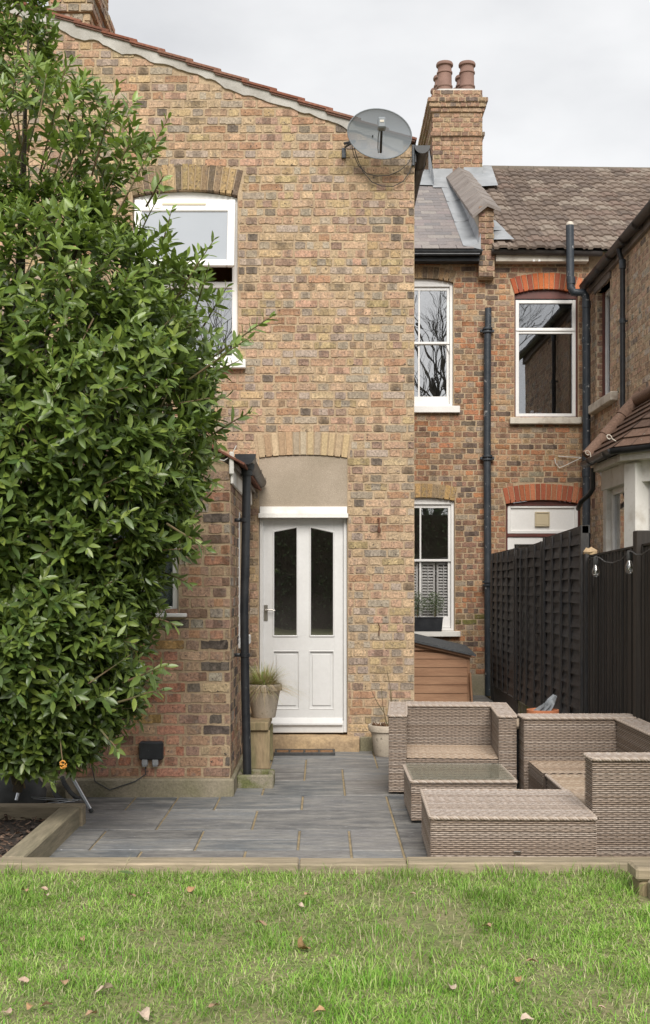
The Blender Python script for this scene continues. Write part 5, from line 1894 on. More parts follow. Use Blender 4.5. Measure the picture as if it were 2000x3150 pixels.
# ottoman
ot = thing('wicker_ottoman', 'flat wicker footstool with pale woven top behind the lawn edging', 'ottoman', (1.062, Y(6.50), 0), math.radians(1.5) * -1)
hw = .46
wicker_block('body', ot, -hw, hw, 0, .87, .02, .308, braids='FBLR', top_pitch=.016)
part('badge', M['chrome'], ot, lambda b: b.box(.0, .04, -.008, -.003, .10, .118, .008))
for sx in (-1, 1):
    for yy in (.06, .8):
        part('foot', M['rubber'], ot, lambda b: b.lathe([(.0, 0), (.022, 0), (.022, .03)], (sx * (hw - .06), yy, 0), 10))
# corner sofa
SX = 1.54
sf = thing('corner_sofa', 'L shaped brown wicker corner sofa along the black fence', 'sofa', (SX, Y(6.66), 0))
d0 = 6.66
wicker_block('arm', sf, -.003, .80, 0, .20, .02, .612)
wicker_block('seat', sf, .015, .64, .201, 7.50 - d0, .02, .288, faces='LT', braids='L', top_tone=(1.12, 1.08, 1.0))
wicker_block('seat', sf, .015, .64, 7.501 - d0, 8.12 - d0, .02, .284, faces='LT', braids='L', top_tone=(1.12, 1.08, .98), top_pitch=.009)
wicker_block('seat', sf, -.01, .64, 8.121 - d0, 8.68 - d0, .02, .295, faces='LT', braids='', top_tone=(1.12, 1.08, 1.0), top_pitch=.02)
wicker_block('backrest', sf, -.045, .80, 8.681 - d0, 8.91 - d0, .02, .615, faces='FBLT')
wicker_block('backrest', sf, .641, .80, .201, 8.680 - d0, .02, .608, faces='LRT', braids='LR')
for sx, yy in ((.05, .05), (.75, .05), (.05, 2.2), (.75, 2.2)):
    part('foot', M['rubber'], sf, lambda b: b.lathe([(.0, 0), (.022, 0), (.022, .03)], (sx, yy, 0), 10))
# side table and the pot of slates standing on it
st = thing('side_table', 'pale wood side table on thin black legs between chair and sofa', 'side table', (1.78, Y(9.28), 0))
part('tabletop', M['tabletop'], st, lambda b: b.box(-.30, .28, -.28, .26, .485, .507, .005))
for sx in (-.275, .255):
    for sy_ in (-.255, .235):
        part('leg', M['black'], st, lambda b: b.box(sx - .014, sx + .014, sy_ - .014, sy_ + .014, 0, .4845, .002))
tp = thing('terracotta_pot', 'shallow orange terracotta bowl holding grey slate pieces', 'pot', (X(1670, 9.3), Y(9.3), .507))
part('bowl', M['terracotta'], tp, lambda b: b.lathe([(0, .0), (.085, 0), (.105, .06), (.112, .066), (.126, .068), (.127, .098), (.116, .100), (.112, .07), (.09, .03), (0, .025)], seg=30), True)
for i, (dx_, dy_, h_, rot, w_) in enumerate(((-.075, -.05, .10, .95, .034), (-.045, -.02, .115, .85, .04), (-.02, -.055, .12, .78, .036), (.0, .01, .15, .66, .05), (.035, -.04, .125, .60, .036), (.055, .02, .135, .48, .04))):
    gb = Bag()
    r = np.random.default_rng(60 + i)
    poly = [(-w_ * .5, -.05), (w_ * .45, -.05), (w_ * .5 + r.normal(0, .004), h_ * .6), (w_ * .25, h_ + r.normal(0, .006)), (-w_ * .2, h_ + .01), (-w_ * .45, h_ * .7)]
    gb.prism(poly, 1, -.007, .007)
    o = gb.build('slate_piece', M['slate'])
    o.location = (X(1670, 9.3) + dx_, Y(9.3) + dy_, .507 + .085)
    o.rotation_euler = (r.normal(0, .12), rot, r.normal(0, .35))
    tag(o, 'pointed grey slate shard standing in the terracotta bowl', 'slate', 'slate shards in the terracotta bowl')

# ------------------------------------------------------------------ pots, bench, mat, drain
bn = thing('wooden_bench', 'short mossy timber bench standing by the back door', 'bench', (-.57, Y(10.1), 0))
part('top', M['bench'], bn, lambda b: b.box(-.10, .105, 0, .75, .335, .41, .008))
part('leg', M['bench'], bn, lambda b: b.box(-.09, .115, .03, .09, 0, .334, .006))
part('leg', M['bench'], bn, lambda b: b.box(-.09, .12, .52, .58, 0, .334, .006))


def tuft(name, parent, c, n, L, spread, cols, seed, droop=.6, wid=.0030, m=None, k=5):
    """arching grass strands"""
    r = np.random.default_rng(seed)
    a = r.uniform(0, 2 * PI, n)
    el = r.uniform(.15, 1.0, n) * spread
    l = L * r.uniform(.45, 1.1, n)
    base = np.array(c) + np.stack([np.cos(a), np.sin(a), np.zeros(n)], 1) * (r.random(n) ** .5 * .07)[:, None]
    h = np.stack([np.cos(a), np.sin(a)], 1)
    side = np.stack([-np.sin(a), np.cos(a), np.zeros(n)], 1) * wid
    V = np.zeros((n, k, 2, 3))
    for i in range(k):
        f = i / (k - 1)
        out = l * f * np.sin(el) * (1 + .5 * f)
        up = l * f * np.cos(el) - droop * l * f * f * np.sin(el)
        p = base + np.stack([h[:, 0] * out, h[:, 1] * out, up], 1)
        V[:, i, 0] = p - side * (1 - f * .8)
        V[:, i, 1] = p + side * (1 - f * .8)
    idx = np.arange(n * k * 2).reshape(n, k, 2)
    Fa = np.stack([idx[:, :-1, 0], idx[:, :-1, 1], idx[:, 1:, 1], idx[:, 1:, 0]], -1).reshape(-1, 4)
    cc = np.array(cols)[r.integers(len(cols), size=n)] * r.uniform(.75, 1.2, (n, 1))
    o = big(name, V.reshape(-1, 3), Fa, m or M['drygrass'], parent, np.repeat(cc, k * 2, 0))
    o['kind'] = 'stuff'
    return o


pg = thing('plant_pot', 'stone coloured pot with tufted dry grass on the bench', 'plant pot', (-.525, Y(10.5), .41))
part('pot', M['pot'], pg, lambda b: b.lathe([(0, 0), (.10, 0), (.105, .01), (.145, .235), (.162, .242), (.165, .285), (.158, .30), (.145, .30), (.138, .25), (0, .25)], seg=32), True)
tuft('grass_tuft', pg, (0, 0, .25), 1100, .30, 1.25, [(.58, .47, .30), (.52, .38, .25), (.42, .42, .16), (.64, .53, .37), (.50, .40, .22)], 5, droop=.75)
tuft('grass_tuft', pg, (-.02, -.02, .25), 260, .24, .6, [(.30, .40, .09), (.38, .45, .14)], 6, droop=.3)
pt2 = thing('plant_pot', 'weathered clay pot with bare twigs beside the door step', 'plant pot', (X(1190, 10.95), Y(10.95), 0))
part('pot', M['pot'], pt2, lambda b: b.lathe([(0, 0), (.108, 0), (.115, .01), (.148, .225), (.168, .232), (.178, .275), (.172, .29), (.16, .29), (.15, .25), (0, .25)], seg=32), True)
r = np.random.default_rng(8)
tw = lambda px, py, d: P(px, py, d) - Vector((X(1190, 10.95), Y(10.95), 0))
for pts in (((1192, 2235), (1183, 2195), (1160, 2160), (1143, 2125)), ((1190, 2235), (1178, 2170), (1173, 2118)), ((1198, 2235), (1203, 2160), (1200, 2110), (1190, 2060)), ((1205, 2235), (1204, 2190), (1206, 2115)), ((1195, 2235), (1194, 2190))):
    part('twig', M['twig'], pt2, lambda b: b.tube([tw(x_, y_, 10.93) for x_, y_ in pts], list(np.linspace(.0055, .0025, len(pts))), 6))
leaf_cloud('leaf_litter', M['dryleaf'], pt2, (0, 0, .262), (.13, .13, .022), 160, .05, .012, [(.15, .08, .04), (.10, .055, .03), (.24, .15, .09)], 7, up=.0)
dm = thing('boot_mat', 'black framed brush door mat lying below the stone step', 'door mat', (X(938, 11.06), Y(11.06), .003))
hw = .285
b = Bag()
frame_x = (-hw, -.145, -.005, .135, hw)
b.box(-hw, hw, -.135, -.115, 0, .028, .004)
b.box(-hw, hw, .095, .115, 0, .028, .004)
for xx in (-hw + .01, -.145, -.005, .135, hw - .01):
    b.box(xx - .009, xx + .009, -.1149, .0949, 0, .027, .003)
b.build('mat_frame', M['rubber'], dm)
for i in range(4):
    a_, b_ = (-hw + .02, -.136, .004, .144)[i], (-.154, -.014, .126, hw - .02)[i]
    V, Fs = [], []
    gb = Bag()
    yy = -.11
    while yy < .09:
        gb.box(a_, b_, yy, yy + .009, .001, .022 + random.uniform(-.003, .003), .003)
        yy += .0145
    gb.build('brush_insert', M['matrib'], dm)
dt = thing('drain_trough', 'mossy concrete drain surround at the foot of the downpipe', 'drain', (-.54, Y(9.33), 0))
b = Bag()
b.box(-.135, .155, -.15, -.105, -.02, .102, .014)
b.box(-.135, .155, .135, .18, -.02, .100, .014)
b.box(-.135, -.10, -.104, .134, -.02, .098, .01)
b.box(.105, .155, -.104, .134, -.02, .099, .012)
b.build('surround', M['mossy'], dt)
part('gravel', M['stone'], dt, lambda b: b.box(-.10, .105, -.104, .134, -.02, .055, .004))

# ------------------------------------------------------------------ clutter behind the bed: airer, hose
d_ = 8.2
ar = thing('clothes_airer', 'folded silver clothes airer half hidden below the bay tree', 'clothes airer', (X(250, d_), Y(d_), 0))
o_ = Vector((X(250, d_), Y(d_), 0))
part('leg', M['steel'], ar, lambda b: b.tube([P(280, 2493, 8.2) - o_, P(213, 2375, 8.3) - o_, P(188, 2330, 8.35) - o_], .0135, 12), True)
part('foot', M['rubber'], ar, lambda b: b.tube([P(283, 2499, 8.2) - o_, P(277, 2488, 8.2) - o_], .016, 12))
for (p, q, dd_) in (((50, 2462), (72, 2380), 8.0), ((86, 2460), (94, 2380), 8.1)):
    part('leg', M['steel'], ar, lambda b: b.tube([P(*p, dd_) - o_, P(*q, dd_ + .05) - o_], .013, 12), True)
for i, (p, q) in enumerate((((75, 2472), (120, 2469)), ((120, 2475), (180, 2466)), ((150, 2475), (240, 2462)), ((95, 2452), (250, 2461)), ((88, 2456), (230, 2466)))):
    part('wire', M['steel'], ar, lambda b: b.tube([P(*p, 8.05) - o_, P(*q, 8.15) - o_], .0025, 6))
part('wheel', M['rubber'], ar, lambda b: b.tube([P(103, 2448, 8.12) - o_, P(103, 2448, 8.16) - o_], .06, 20))
hs = thing('garden_hose', 'black ribbed hose curled behind the sleepers of the bed', 'hose', (X(200, 8.45), Y(8.45), 0))
o_ = Vector((X(200, 8.45), Y(8.45), 0))
hp_ = [P(162, 2395, 8.5), P(163, 2420, 8.48), P(172, 2445, 8.45), P(190, 2462, 8.42), P(205, 2466, 8.4)]
hq_ = [P(190, 2390, 8.5), P(198, 2410, 8.48), P(215, 2435, 8.45), P(232, 2452, 8.42), P(248, 2458, 8.42)]


def ribbed(b, pts, r0):
    out, rs_ = [], []
    pts = [Vector(p) for p in pts]
    for i in range(len(pts) - 1):
        for k in range(8):
            out.append(pts[i].lerp(pts[i + 1], k / 8))
            rs_.append(r0 * (1.0 if k % 2 else .86))
    b.tube([p - o_ for p in out], rs_, 10)


part('coil', M['rubber'], hs, lambda b: ribbed(b, hp_, .021), True)
part('coil', M['rubber'], hs, lambda b: ribbed(b, hq_, .018), True)
lg = thing('log_round', 'sawn log end lying against the extension plinth', 'log', (X(185, 8.62), Y(8.62), 0))
part('log', M['concrete'], lg, lambda b: b.tube([(-.15, .02, .10), (.08, -.02, .10)], .10, 18))
sb = thing('black_sack', 'black plastic sack slumped behind the raised bed', 'sack', (X(40, 8.15), Y(8.15), 0))
gb = Bag()
r = np.random.default_rng(2)
prof = [(0, .0), (.16, 0), (.20, .08), (.19, .18), (.13, .27), (.05, .32), (0, .33)]
gb.lathe(prof, seg=20)
gb.V = [(v[0] * r.uniform(.92, 1.08) * 1.2, v[1] * r.uniform(.92, 1.08) * .7, v[2] * r.uniform(.95, 1.05)) for v in gb.V]
gb.build('sack', M['rubber'], sb, True)

# ------------------------------------------------------------------ bay tree
DT = 7.25
OUT = [(-300, 60), (-100, 110), (0, 150), (90, 190), (170, 200), (235, 150), (250, 300), (300, 370), (345, 470), (400, 520), (470, 525), (500, 500), (560, 495), (610, 470), (650, 430), (700, 450), (760, 560), (800, 660), (860, 685),
       (920, 700), (980, 715), (1040, 755), (1120, 725), (1180, 705), (1250, 700), (1330, 700), (1400, 695), (1470, 660), (1530, 655), (1580, 605), (1640, 628), (1690, 610), (1750, 520), (1800, 535), (1860, 505),
       (1910, 500), (1960, 500), (2000, 500), (2040, 520), (2080, 492), (2120, 500), (2170, 455), (2230, 425), (2270, 370), (2320, 345), (2370, 285), (2420, 235)]
oy = np.array([Z(a, DT) for a, b in OUT])[::-1]
oxr = np.array([X(b, DT) for a, b in OUT])[::-1]
xa = X(40, DT)
YT = Y(7.35)
bay_t = thing('bay_tree', 'large leafy green bay tree growing in the raised bed', 'tree', (xa, YT, 0))
r = np.random.default_rng(101)
LV = np.array([(0, 0, 0), (.2, .115, .02), (.2, 0, -.006), (.2, -.115, .02), (.5, .17, .0), (.5, 0, -.045), (.5, -.17, .0), (.8, .11, -.05), (.8, 0, -.09), (.8, -.11, -.05), (1, 0, -.14)])
LF = np.array([(0, 2, 1), (0, 3, 2), (1, 2, 5), (1, 5, 4), (2, 3, 6), (2, 6, 5), (4, 5, 8), (4, 8, 7), (5, 6, 9), (5, 9, 8), (7, 8, 10), (8, 9, 10)])
LC = [(.108, .168, .036), (.14, .205, .038), (.082, .135, .034), (.18, .25, .046), (.225, .29, .055), (.10, .155, .05)]
GA = 2.39996


def shoots(B, S, Ls, n, Lf, young, r):
    """leaf frames for shoots starting at B along S: returns positions, leaf axis, normal, length, colour"""
    m = len(B)
    B, S, Ls, Lf, young = (np.repeat(a, n, 0) for a in (B, S, Ls, Lf, young))
    k = np.tile(np.arange(n), m)
    t = (k + .6) / n
    ref = np.where(np.abs(S[:, 2:3]) < .9, np.array([[0, 0, 1.]]), np.array([[1., 0, 0]]))
    e1 = np.cross(S, ref)
    e1 /= np.linalg.norm(e1, axis=1, keepdims=True)
    e2 = np.cross(S, e1)
    az = k * GA + np.repeat(r.uniform(0, 6.28, m), n) + r.normal(0, .25, len(k))
    rad = e1 * np.cos(az)[:, None] + e2 * np.sin(az)[:, None]
    al = np.radians(72 - 42 * t) + r.normal(0, .15, len(k))
    ld = S * np.cos(al)[:, None] + rad * np.sin(al)[:, None]
    ld[:, 2] -= .10 * (1 - t)
    ld /= np.linalg.norm(ld, axis=1, keepdims=True)
    nr = S - ld * np.sum(S * ld, 1, keepdims=True) + r.normal(0, .22, ld.shape) + np.array([0, 0, .25])
    nr -= ld * np.sum(nr * ld, 1, keepdims=True)
    nr /= np.linalg.norm(nr, axis=1, keepdims=True)
    pos = B + S * (Ls * t)[:, None]
    L = Lf * (1.05 - .5 * t ** 2) * r.uniform(.8, 1.15, len(k))
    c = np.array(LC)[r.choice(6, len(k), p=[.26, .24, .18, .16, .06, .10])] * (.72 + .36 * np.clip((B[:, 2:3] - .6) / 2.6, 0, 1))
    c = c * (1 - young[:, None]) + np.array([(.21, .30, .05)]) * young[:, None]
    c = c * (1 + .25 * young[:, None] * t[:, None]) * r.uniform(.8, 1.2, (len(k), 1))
    return pos, ld, nr, L, c


def leaf_mesh(pos, ld, nr, L, c):
    sd = np.cross(nr, ld)
    V = pos[:, None, :] + L[:, None, None] * (LV[None, :, 0:1] * ld[:, None, :] + LV[None, :, 1:2] * sd[:, None, :] + LV[None, :, 2:3] * nr[:, None, :])
    Fa = (LF[None] + (np.arange(len(pos)) * len(LV))[:, None, None]).reshape(-1, 3)
    return V.reshape(-1, 3), Fa, np.repeat(c, len(LV), 0)


# shoots through the crown's shell
NS = 6600
zlo, zhi = Z(2360, DT), Z(-120, DT)
zs = []
while len(zs) < NS:
    z = r.uniform(zlo, zhi)
    w = 1.0 if z < Z(950, DT) else (.62 if z < Z(640, DT) else (.20 if z < Z(330, DT) else .06))
    if r.random() < w:
        zs.append(z)
zs = np.array(zs)
rx = np.interp(zs, oy, oxr) - xa - .12
rx = np.maximum(rx, .10)
az = r.uniform(0, 2 * PI, NS)
front = r.random(NS) < .62
az = np.where(front, r.uniform(-PI * .95, .15, NS), az)           # -pi/2 looks at the camera, 0 to the right
rho = np.where(r.random(NS) < .7, r.uniform(.80, 1.0, NS), r.uniform(.35, .85, NS))
lump = 1 + .10 * np.sin(az * 3 + zs * 4) + .08 * np.sin(az * 7 - zs * 6.3)
lump = np.where(np.abs(az) < .6, np.minimum(lump, 1.03), lump)
gap = vnoise(az * .55 + 9, zs, .20, 21) * .6 + vnoise(az * .55, zs + 5, .42, 22) * .4
rho = np.where(gap < .37, rho * .78, rho)                       # hollows between the clumps
B = np.stack([xa + rx * rho * np.cos(az), YT + np.minimum(rx * .78, .95) * rho * lump * np.sin(az), zs], 1)
on = np.stack([np.cos(az), np.sin(az) * 1.1, np.full(NS, .25)], 1)
upw = np.where(zs > Z(900, DT), 1.1, .35)
S = on + r.normal(0, .55, (NS, 3)) + np.stack([np.zeros(NS), np.zeros(NS), upw], 1)
S /= np.linalg.norm(S, axis=1, keepdims=True)
hi_f = np.clip((zs - Z(1500, DT)) / (Z(600, DT) - Z(1500, DT)), 0, 1)
young = np.clip(r.beta(1.2, 5, NS) * (.25 + 1.3 * hi_f) * (rho > .75), 0, 1)
Lf = r.uniform(.086, .120, NS)
pos, ld, nr, L, c = shoots(B, S, r.uniform(.07, .15, NS), 8, Lf, young, r)
# long sprigs that break the outline
SPR = [((690, 1075), (848, 965), 10), ((650, 1120), (765, 1040), 9), ((665, 1330), (775, 1265), 7), ((470, 860), (530, 640), 11), ((560, 890), (660, 735), 11), ((380, 620), (520, 360), 13), ((300, 480), (365, 255), 12), ((250, 430), (262, 225), 10),
       ((120, 330), (180, 95), 12), ((80, 200), (100, 10), 12), ((150, 420), (205, 190), 11), ((50, 300), (30, 60), 12), ((180, 600), (285, 330), 12), ((420, 740), (490, 600), 9), ((590, 1450), (668, 1490), 8), ((560, 1640), (640, 1690), 8),
       ((500, 1760), (590, 1800), 7), ((470, 1900), (545, 1925), 7), ((430, 2080), (520, 2045), 7), ((400, 2150), (505, 2120), 7), ((330, 2270), (365, 2312), 6), ((590, 1180), (735, 1110), 10), ((560, 1240), (700, 1220), 8), ((470, 600), (505, 540), 8),
       ((640, 980), (700, 880), 8), ((600, 960), (640, 830), 8), ((60, 480), (120, 260), 12), ((20, 560), (10, 300), 12), ((220, 330), (240, 260), 7), ((10, 120), (40, -40), 9), ((110, 90), (140, -20), 8), ((340, 560), (420, 400), 10), ((240, 500), (330, 330), 11)]
twigs = []
ex = [[], [], [], [], []]
for (p, q, n) in SPR:
    d1 = DT + r.uniform(-.5, .25)
    a, e = P(*p, d1 + .1), P(*q, d1 - .05)
    twigs.append((a - (e - a) * .6, a, e))
    v = np.array(e - a)
    Lq = np.linalg.norm(v)
    y_ = np.array([.55 if p[1] < 1100 else .2])
    res = shoots(np.array([a]), (v / Lq)[None], np.array([Lq]), max(n, int(Lq / .022)), np.array([.108]), y_, r)
    for l_, x_ in zip(ex, res):
        l_.append(x_)
pos, ld, nr, L, c = (np.concatenate([a] + b_) for a, b_ in zip((pos, ld, nr, L, c), ex))
off = np.array([xa, YT, 0])
ppx = CX + pos[:, 0] * FPX / (pos[:, 1] + D0)
ppy = HY - (pos[:, 2] - H) * FPX / (pos[:, 1] + D0)
score = pos[:, 1] + .25 * r.random(len(pos)) - .6 * nr[:, 2] * 0 + .3 * (nr[:, 1] > -.2)
score[(ppx < 5) | (ppx > 900) | (ppy < 5) | (ppy > 2420)] = 99
rank = np.argsort(score)
cells, pickd = {}, []
for i in rank:                                                   # the nearest leaves, spread over the visible crown
    if score[i] > 50:
        break
    key = (int(ppx[i] // 70), int(ppy[i] // 70))
    if cells.get(key, 0) < 2:
        cells[key] = cells.get(key, 0) + 1
        pickd.append(i)
    if len(pickd) == 300:
        break
keep = np.ones(len(pos), bool)
keep[pickd] = False
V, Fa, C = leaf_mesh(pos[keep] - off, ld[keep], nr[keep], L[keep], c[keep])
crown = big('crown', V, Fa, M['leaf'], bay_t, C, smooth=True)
crown['kind'] = 'stuff'
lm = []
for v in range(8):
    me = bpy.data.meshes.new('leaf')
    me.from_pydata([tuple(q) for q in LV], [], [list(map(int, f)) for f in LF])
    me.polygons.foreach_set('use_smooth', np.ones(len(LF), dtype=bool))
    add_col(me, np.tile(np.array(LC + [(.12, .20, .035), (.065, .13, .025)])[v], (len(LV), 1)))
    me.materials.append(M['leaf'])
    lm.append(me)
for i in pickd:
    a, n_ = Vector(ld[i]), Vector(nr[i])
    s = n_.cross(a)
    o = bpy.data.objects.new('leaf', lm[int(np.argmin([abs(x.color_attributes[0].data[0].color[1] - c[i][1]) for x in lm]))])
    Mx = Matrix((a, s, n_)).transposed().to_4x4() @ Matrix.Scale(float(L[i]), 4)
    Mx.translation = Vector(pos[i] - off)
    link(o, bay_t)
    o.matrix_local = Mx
# trunk, limbs, twigs
part('trunk', M['bark'], bay_t, lambda b: (b.tube([(-.22, -.02, .0), (-.15, -.01, .5), (-.04, .0, 1.3), (-.05, .02, 2.4), (.02, .0, 3.6), (.05, 0, 4.6)], [.05, .045, .042, .038, .03, .012], 10)), True)
for i, (dx_, dy_, z0, z1, rx_) in enumerate(((.35, -.2, .3, 2.2, .032), (.55, .1, .6, 3.2, .03), (-.35, -.1, .35, 3.0, .035), (.7, -.25, 1.0, 3.0, .025), (.3, -.35, 1.6, 3.9, .02), (.12, -.25, 2.2, 4.9, .022), (-.2, -.3, 2.4, 4.8, .02), (.75, -.1, 1.9, 3.4, .02), (.55, -.3, 2.6, 4.1, .016))):
    part('branch', M['bark'], bay_t, lambda b: b.tube([(0, 0, z0), (dx_ * .4, dy_ * .5, z0 + (z1 - z0) * .35), (dx_ * .8, dy_ * .9, z0 + (z1 - z0) * .7), (dx_ * 1.1, dy_, z1)], [rx_, rx_ * .85, rx_ * .6, rx_ * .25], 8), True)
gb = Bag()
for a, m_, e in twigs:
    o3 = Vector(off)
    gb.tube([a - o3, m_ - o3, m_.lerp(e, .5) - o3 + Vector((0, 0, .006)), e - o3], [.007, .006, .0045, .002], 6)
gb.build('twig', M['twig'], bay_t, True)['kind'] = 'stuff'
gb = Bag()
sel = r.choice(NS, 900, replace=False)
for i in sel:
    gb.tube([Vector(B[i] - S[i] * .18 - off), Vector(B[i] - off), Vector(B[i] + S[i] * .12 - off)], [.006, .004, .002], 4, caps=False)
gb.build('twig_growth', M['twig'], bay_t)['kind'] = 'stuff'
gb = Bag()
cb = np.array(P(194, 2352, 6.75)) - off
for k in range(45):
    q = r.normal(0, 1, 3)
    q /= np.linalg.norm(q)
    gb.lathe([(0, -.005), (.0042, -.0025), (.0045, .001), (0, .005)], cb + q * np.array([.02, .012, .022]), 6)
part('twig', M['twig'], bay_t, lambda b: b.tube([cb, cb + np.array([-.02, .05, .06]), cb + np.array([-.06, .18, .16])], [.0025, .003, .004], 6))
bc = gb.build('berry_cluster', M['berry'], bay_t, True)
bc['kind'] = 'stuff'

# ------------------------------------------------------------------ lawn grass
r = np.random.default_rng(202)
NB = 230000
gx = r.uniform(-3.4, 3.4, NB)
gd = r.uniform(3.3, 6.155, NB)
gy = Y(gd)
dens = vnoise(gx, gy, .22, 1) * .6 + vnoise(gx, gy, .6, 2) * .4
wear = vnoise(gx + 3, gy, .9, 3)
ok = r.random(NB) < np.clip(.22 + 1.2 * dens - .3 * (wear < .35), .15, 1)
ok &= ~((gx > 1.53) & (gd > 5.58) & (gd < 5.9))
gx, gy, gd, dens, wear = gx[ok], gy[ok], gd[ok], dens[ok], wear[ok]
n = len(gx)
tus = vnoise(gx + 9, gy, .16, 4) ** 2
edge_b = np.clip((gd - 5.95) / .2, 0, 1)
ln = r.uniform(.022, .058, n) * (.8 + .9 * tus + .35 * edge_b)
ln = np.where(r.random(n) < .02, ln * 1.9, ln)
a = r.uniform(0, 2 * PI, n) + 2.5 * vnoise(gx, gy, .3, 5)
lean = np.clip(r.normal(1.22 - .55 * tus - .2 * edge_b, .26, n), .05, 1.45)
wd = r.uniform(.0009, .0021, n)
h = np.stack([np.cos(a), np.sin(a), np.zeros(n)], 1)
sd = np.stack([-np.sin(a), np.cos(a), np.zeros(n)], 1) * wd[:, None]
p0 = np.stack([gx, gy, np.full(n, LZ - .002)], 1)
p1 = p0 + h * (ln * .5 * np.sin(lean * .7))[:, None]
p1[:, 2] += ln * .5 * np.cos(lean * .7)
p2 = p1 + h * (ln * .5 * np.sin(np.minimum(lean * 1.35, 1.75)))[:, None]
p2[:, 2] += ln * .5 * np.cos(np.minimum(lean * 1.35, 1.75))
V = np.stack([p0 - sd, p0 + sd, p1 - sd * .9, p1 + sd * .9, p2], 1).reshape(-1, 3)
i5 = (np.arange(n) * 5)[:, None]
Fa = np.concatenate([i5 + np.array([[0, 1, 3]]), i5 + np.array([[0, 3, 2]]), i5 + np.array([[2, 3, 4]])])
gcol = np.array([(.225, .385, .06), (.285, .44, .085), (.16, .31, .04), (.35, .46, .14), (.46, .43, .25), (.14, .35, .03)])
pc = np.stack([np.full(n, .25), np.full(n, .22), .12 + .22 * tus, np.full(n, .16), .06 + .16 * (1 - dens) + .10 * (wear < .35), .08 + .30 * tus], 1)
pc /= pc.sum(1, keepdims=True)
ch = (r.random(n)[:, None] > np.cumsum(pc, 1)).sum(1).clip(0, 5)
gc = gcol[ch] * r.uniform(.78, 1.2, (n, 1)) * (.70 + .36 * vnoise(gx, gy, .45, 7) + .26 * vnoise(gx, gy, .13, 8))[:, None]
grass = big('grass', V, Fa, M['grass'], None, np.repeat(gc, 5, 0))
tag(grass, 'short matted green and straw coloured lawn grass', 'grass', kind='stuff')

# ------------------------------------------------------------------ fallen leaves on the lawn
r = np.random.default_rng(303)
ll = []
for v in range(5):
    me = bpy.data.meshes.new('fallen_leaf')
    k = 12
    Vv = [(0, 0, .008)]
    for q in range(k):
        t = 2 * PI * q / k
        rr = 1 + .16 * math.sin(3 * t + v) + r.normal(0, .06)
        x_, y_ = .026 * rr * math.cos(t), .016 * rr * math.sin(t)
        Vv.append((x_, y_, .006 + .010 * (abs(y_) / .016) ** 2 * r.uniform(.5, 1.4) - .004 * math.cos(t * 2)))
    Fv = [[0, 1 + q, 1 + (q + 1) % k] for q in range(k)]
    me.from_pydata(Vv, [], Fv)
    add_col(me, np.tile(np.array([(.42, .30, .22), (.36, .23, .14), (.46, .36, .28), (.30, .19, .12), (.40, .24, .12)])[v], (k + 1, 1)))
    me.materials.append(M['dryleaf'])
    ll.append(me)
FL = [(135, 2732, 1), (75, 2738, 1), (142, 2752, .8), (405, 2753, 1), (588, 2735, 1.3), (452, 2746, .7), (945, 2750, .8), (925, 2785, .9), (800, 2840, 1.3), (928, 2912, 2.0), (70, 3015, 1.2), (195, 3020, 1.1), (323, 3043, 1.5), (143, 3090, 1.0),
      (92, 3095, .9), (25, 3110, 1.1), (280, 3117, 1.0), (443, 3120, 1.4), (660, 3093, 1.0), (985, 3108, 1.0), (1270, 2748, .8), (1498, 2848, 1.1), (1388, 3035, 1.2), (1637, 2955, 1.0), (1595, 3010, .9), (1850, 3097, .8), (255, 2885, .8), (1620, 3132, 1.0), (437, 2862, .7)]
for i, (px, py, s) in enumerate(FL):
    d_ = (H - LZ - .03) * FPX / (py - HY)
    o = bpy.data.objects.new('fallen_leaf', ll[i % 5])
    o.location = (X(px, d_), Y(d_), LZ + .024)
    o.rotation_euler = (r.normal(.12, .12), r.normal(0, .12), r.uniform(0, 6.28))
    o.scale = (s * .9, s * .9, s * .7)
    link(o)
    if i == 9:
        o.rotation_euler = (.9, .3, 2.0)
        tag(o, 'largest orange brown dead leaf, standing upright in the grass', 'dead leaf')
    else:
        tag(o, 'small pale brown dead leaf lying on the grass', 'dead leaf', 'dead leaves on the lawn')
fg = bpy.data.objects.new('fallen_leaf', lm[5])
d_ = (H - LZ - .03) * FPX / (2690 - HY)
fg.location = (X(365, d_), Y(d_), LZ + .045)
fg.scale = (.085, .085, .085)
fg.rotation_euler = (.35, .1, .1)
link(fg)
tag(fg, 'dark green bay leaf lying on the grass by the edging', 'green leaf')

# ------------------------------------------------------------------ end of the garden behind the camera: what the panes mirror


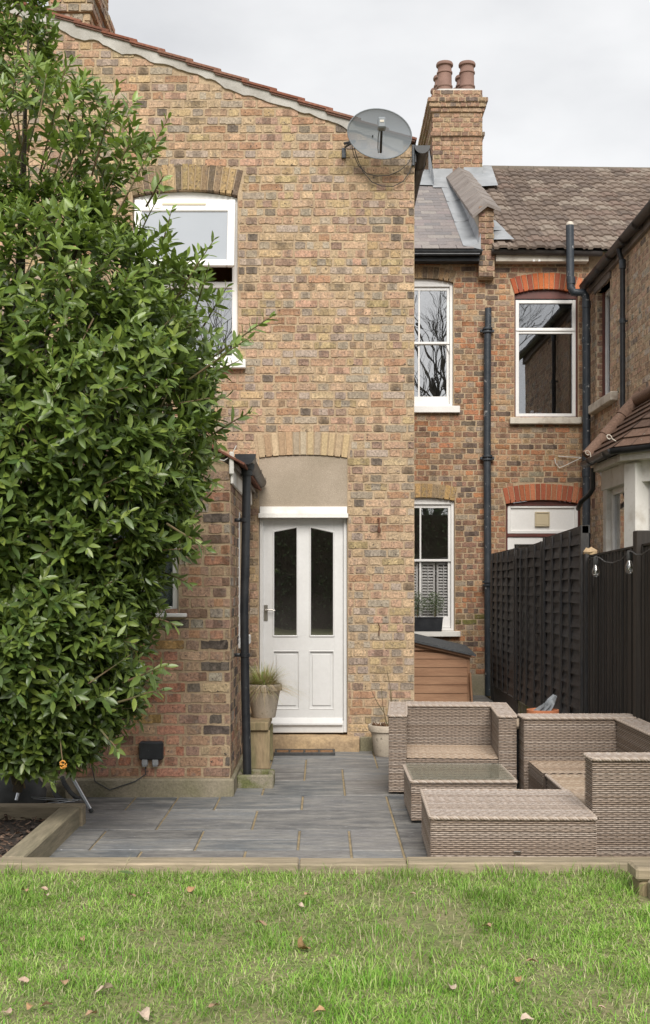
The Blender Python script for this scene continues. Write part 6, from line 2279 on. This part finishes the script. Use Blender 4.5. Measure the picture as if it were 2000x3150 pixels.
def bare_tree(name, label, x, y, h, seed):
    r = random.Random(seed)
    t = thing(name, label, 'tree', (x, y, -.05), 0, 'bare trees at the garden end')
    gb, tw_ = Bag(), Bag()

    def grow(p, d, L, rad, lev):
        pts, rs_ = [p], [rad]
        n = 4
        for i in range(n):
            d = (d + Vector((r.gauss(0, .10), r.gauss(0, .10), .05))).normalized()
            p = p + d * (L / n)
            pts.append(p)
            rs_.append(rad * (1 - .45 * (i + 1) / n))
        (gb if lev < 2 else tw_).tube(pts, rs_, 6 if lev < 2 else 4, caps=False)
        if lev >= 5:
            return
        for k in range(3 if lev else 6):
            i = r.randint(2, n)
            nd = (d + Vector((r.gauss(0, .55), r.gauss(0, .55), r.gauss(.15, .3)))).normalized()
            grow(pts[i], nd, L * r.uniform(.55, .8), rs_[i] * .72, lev + 1)
    grow(Vector((0, 0, 0)), Vector((0, 0, 1)), h * .33, h * .014, 0)
    gb.build('trunk', M['greybark'], t, True)
    tw_.build('branches', M['greybark'], t)['kind'] = 'stuff'
    return t


bare_tree('bare_tree', 'bare winter tree mirrored in the upper left window', -3.6, -34, 19, 1)
bare_tree('bare_tree', 'bare winter tree mirrored in the recessed sash window', 4.6, -37, 25, 2)
bare_tree('bare_tree', 'bare winter tree farther back behind the end hedge', 9.5, -44, 16, 5)
n = 40000
r = np.random.default_rng(404)
hp3 = np.stack([r.uniform(-14, 14, n), -31 + r.normal(0, .5, n), r.uniform(0, 5.2, n)], 1)
dv = r.normal(0, 1, (n, 3))
dv /= np.linalg.norm(dv, axis=1, keepdims=True)
sv = np.cross(dv, r.normal(0, 1, (n, 3)))
sv /= np.linalg.norm(sv, axis=1, keepdims=True)
V = np.stack([hp3, hp3 + dv * .06 + sv * .04, hp3 + dv * .12, hp3 + dv * .06 - sv * .04], 1).reshape(-1, 3)
hd = thing('hedge', 'unseen dark evergreen hedge added to keep sky out of the door panes', 'hedge', (0, -31, 0))  # unseen, added and made tall so the door panes mirror no sky
V -= np.array([0, -31, 0])
big('foliage', V, np.arange(n * 4).reshape(n, 4), M['hedge'], hd, np.repeat(np.array(OC)[r.integers(4, size=n)] * 1.25, 4, 0))['kind'] = 'stuff'
part('stems', M['bark'], hd, lambda b: b.box(-14, 14, -.25, .25, -.05, 4.8, .05))
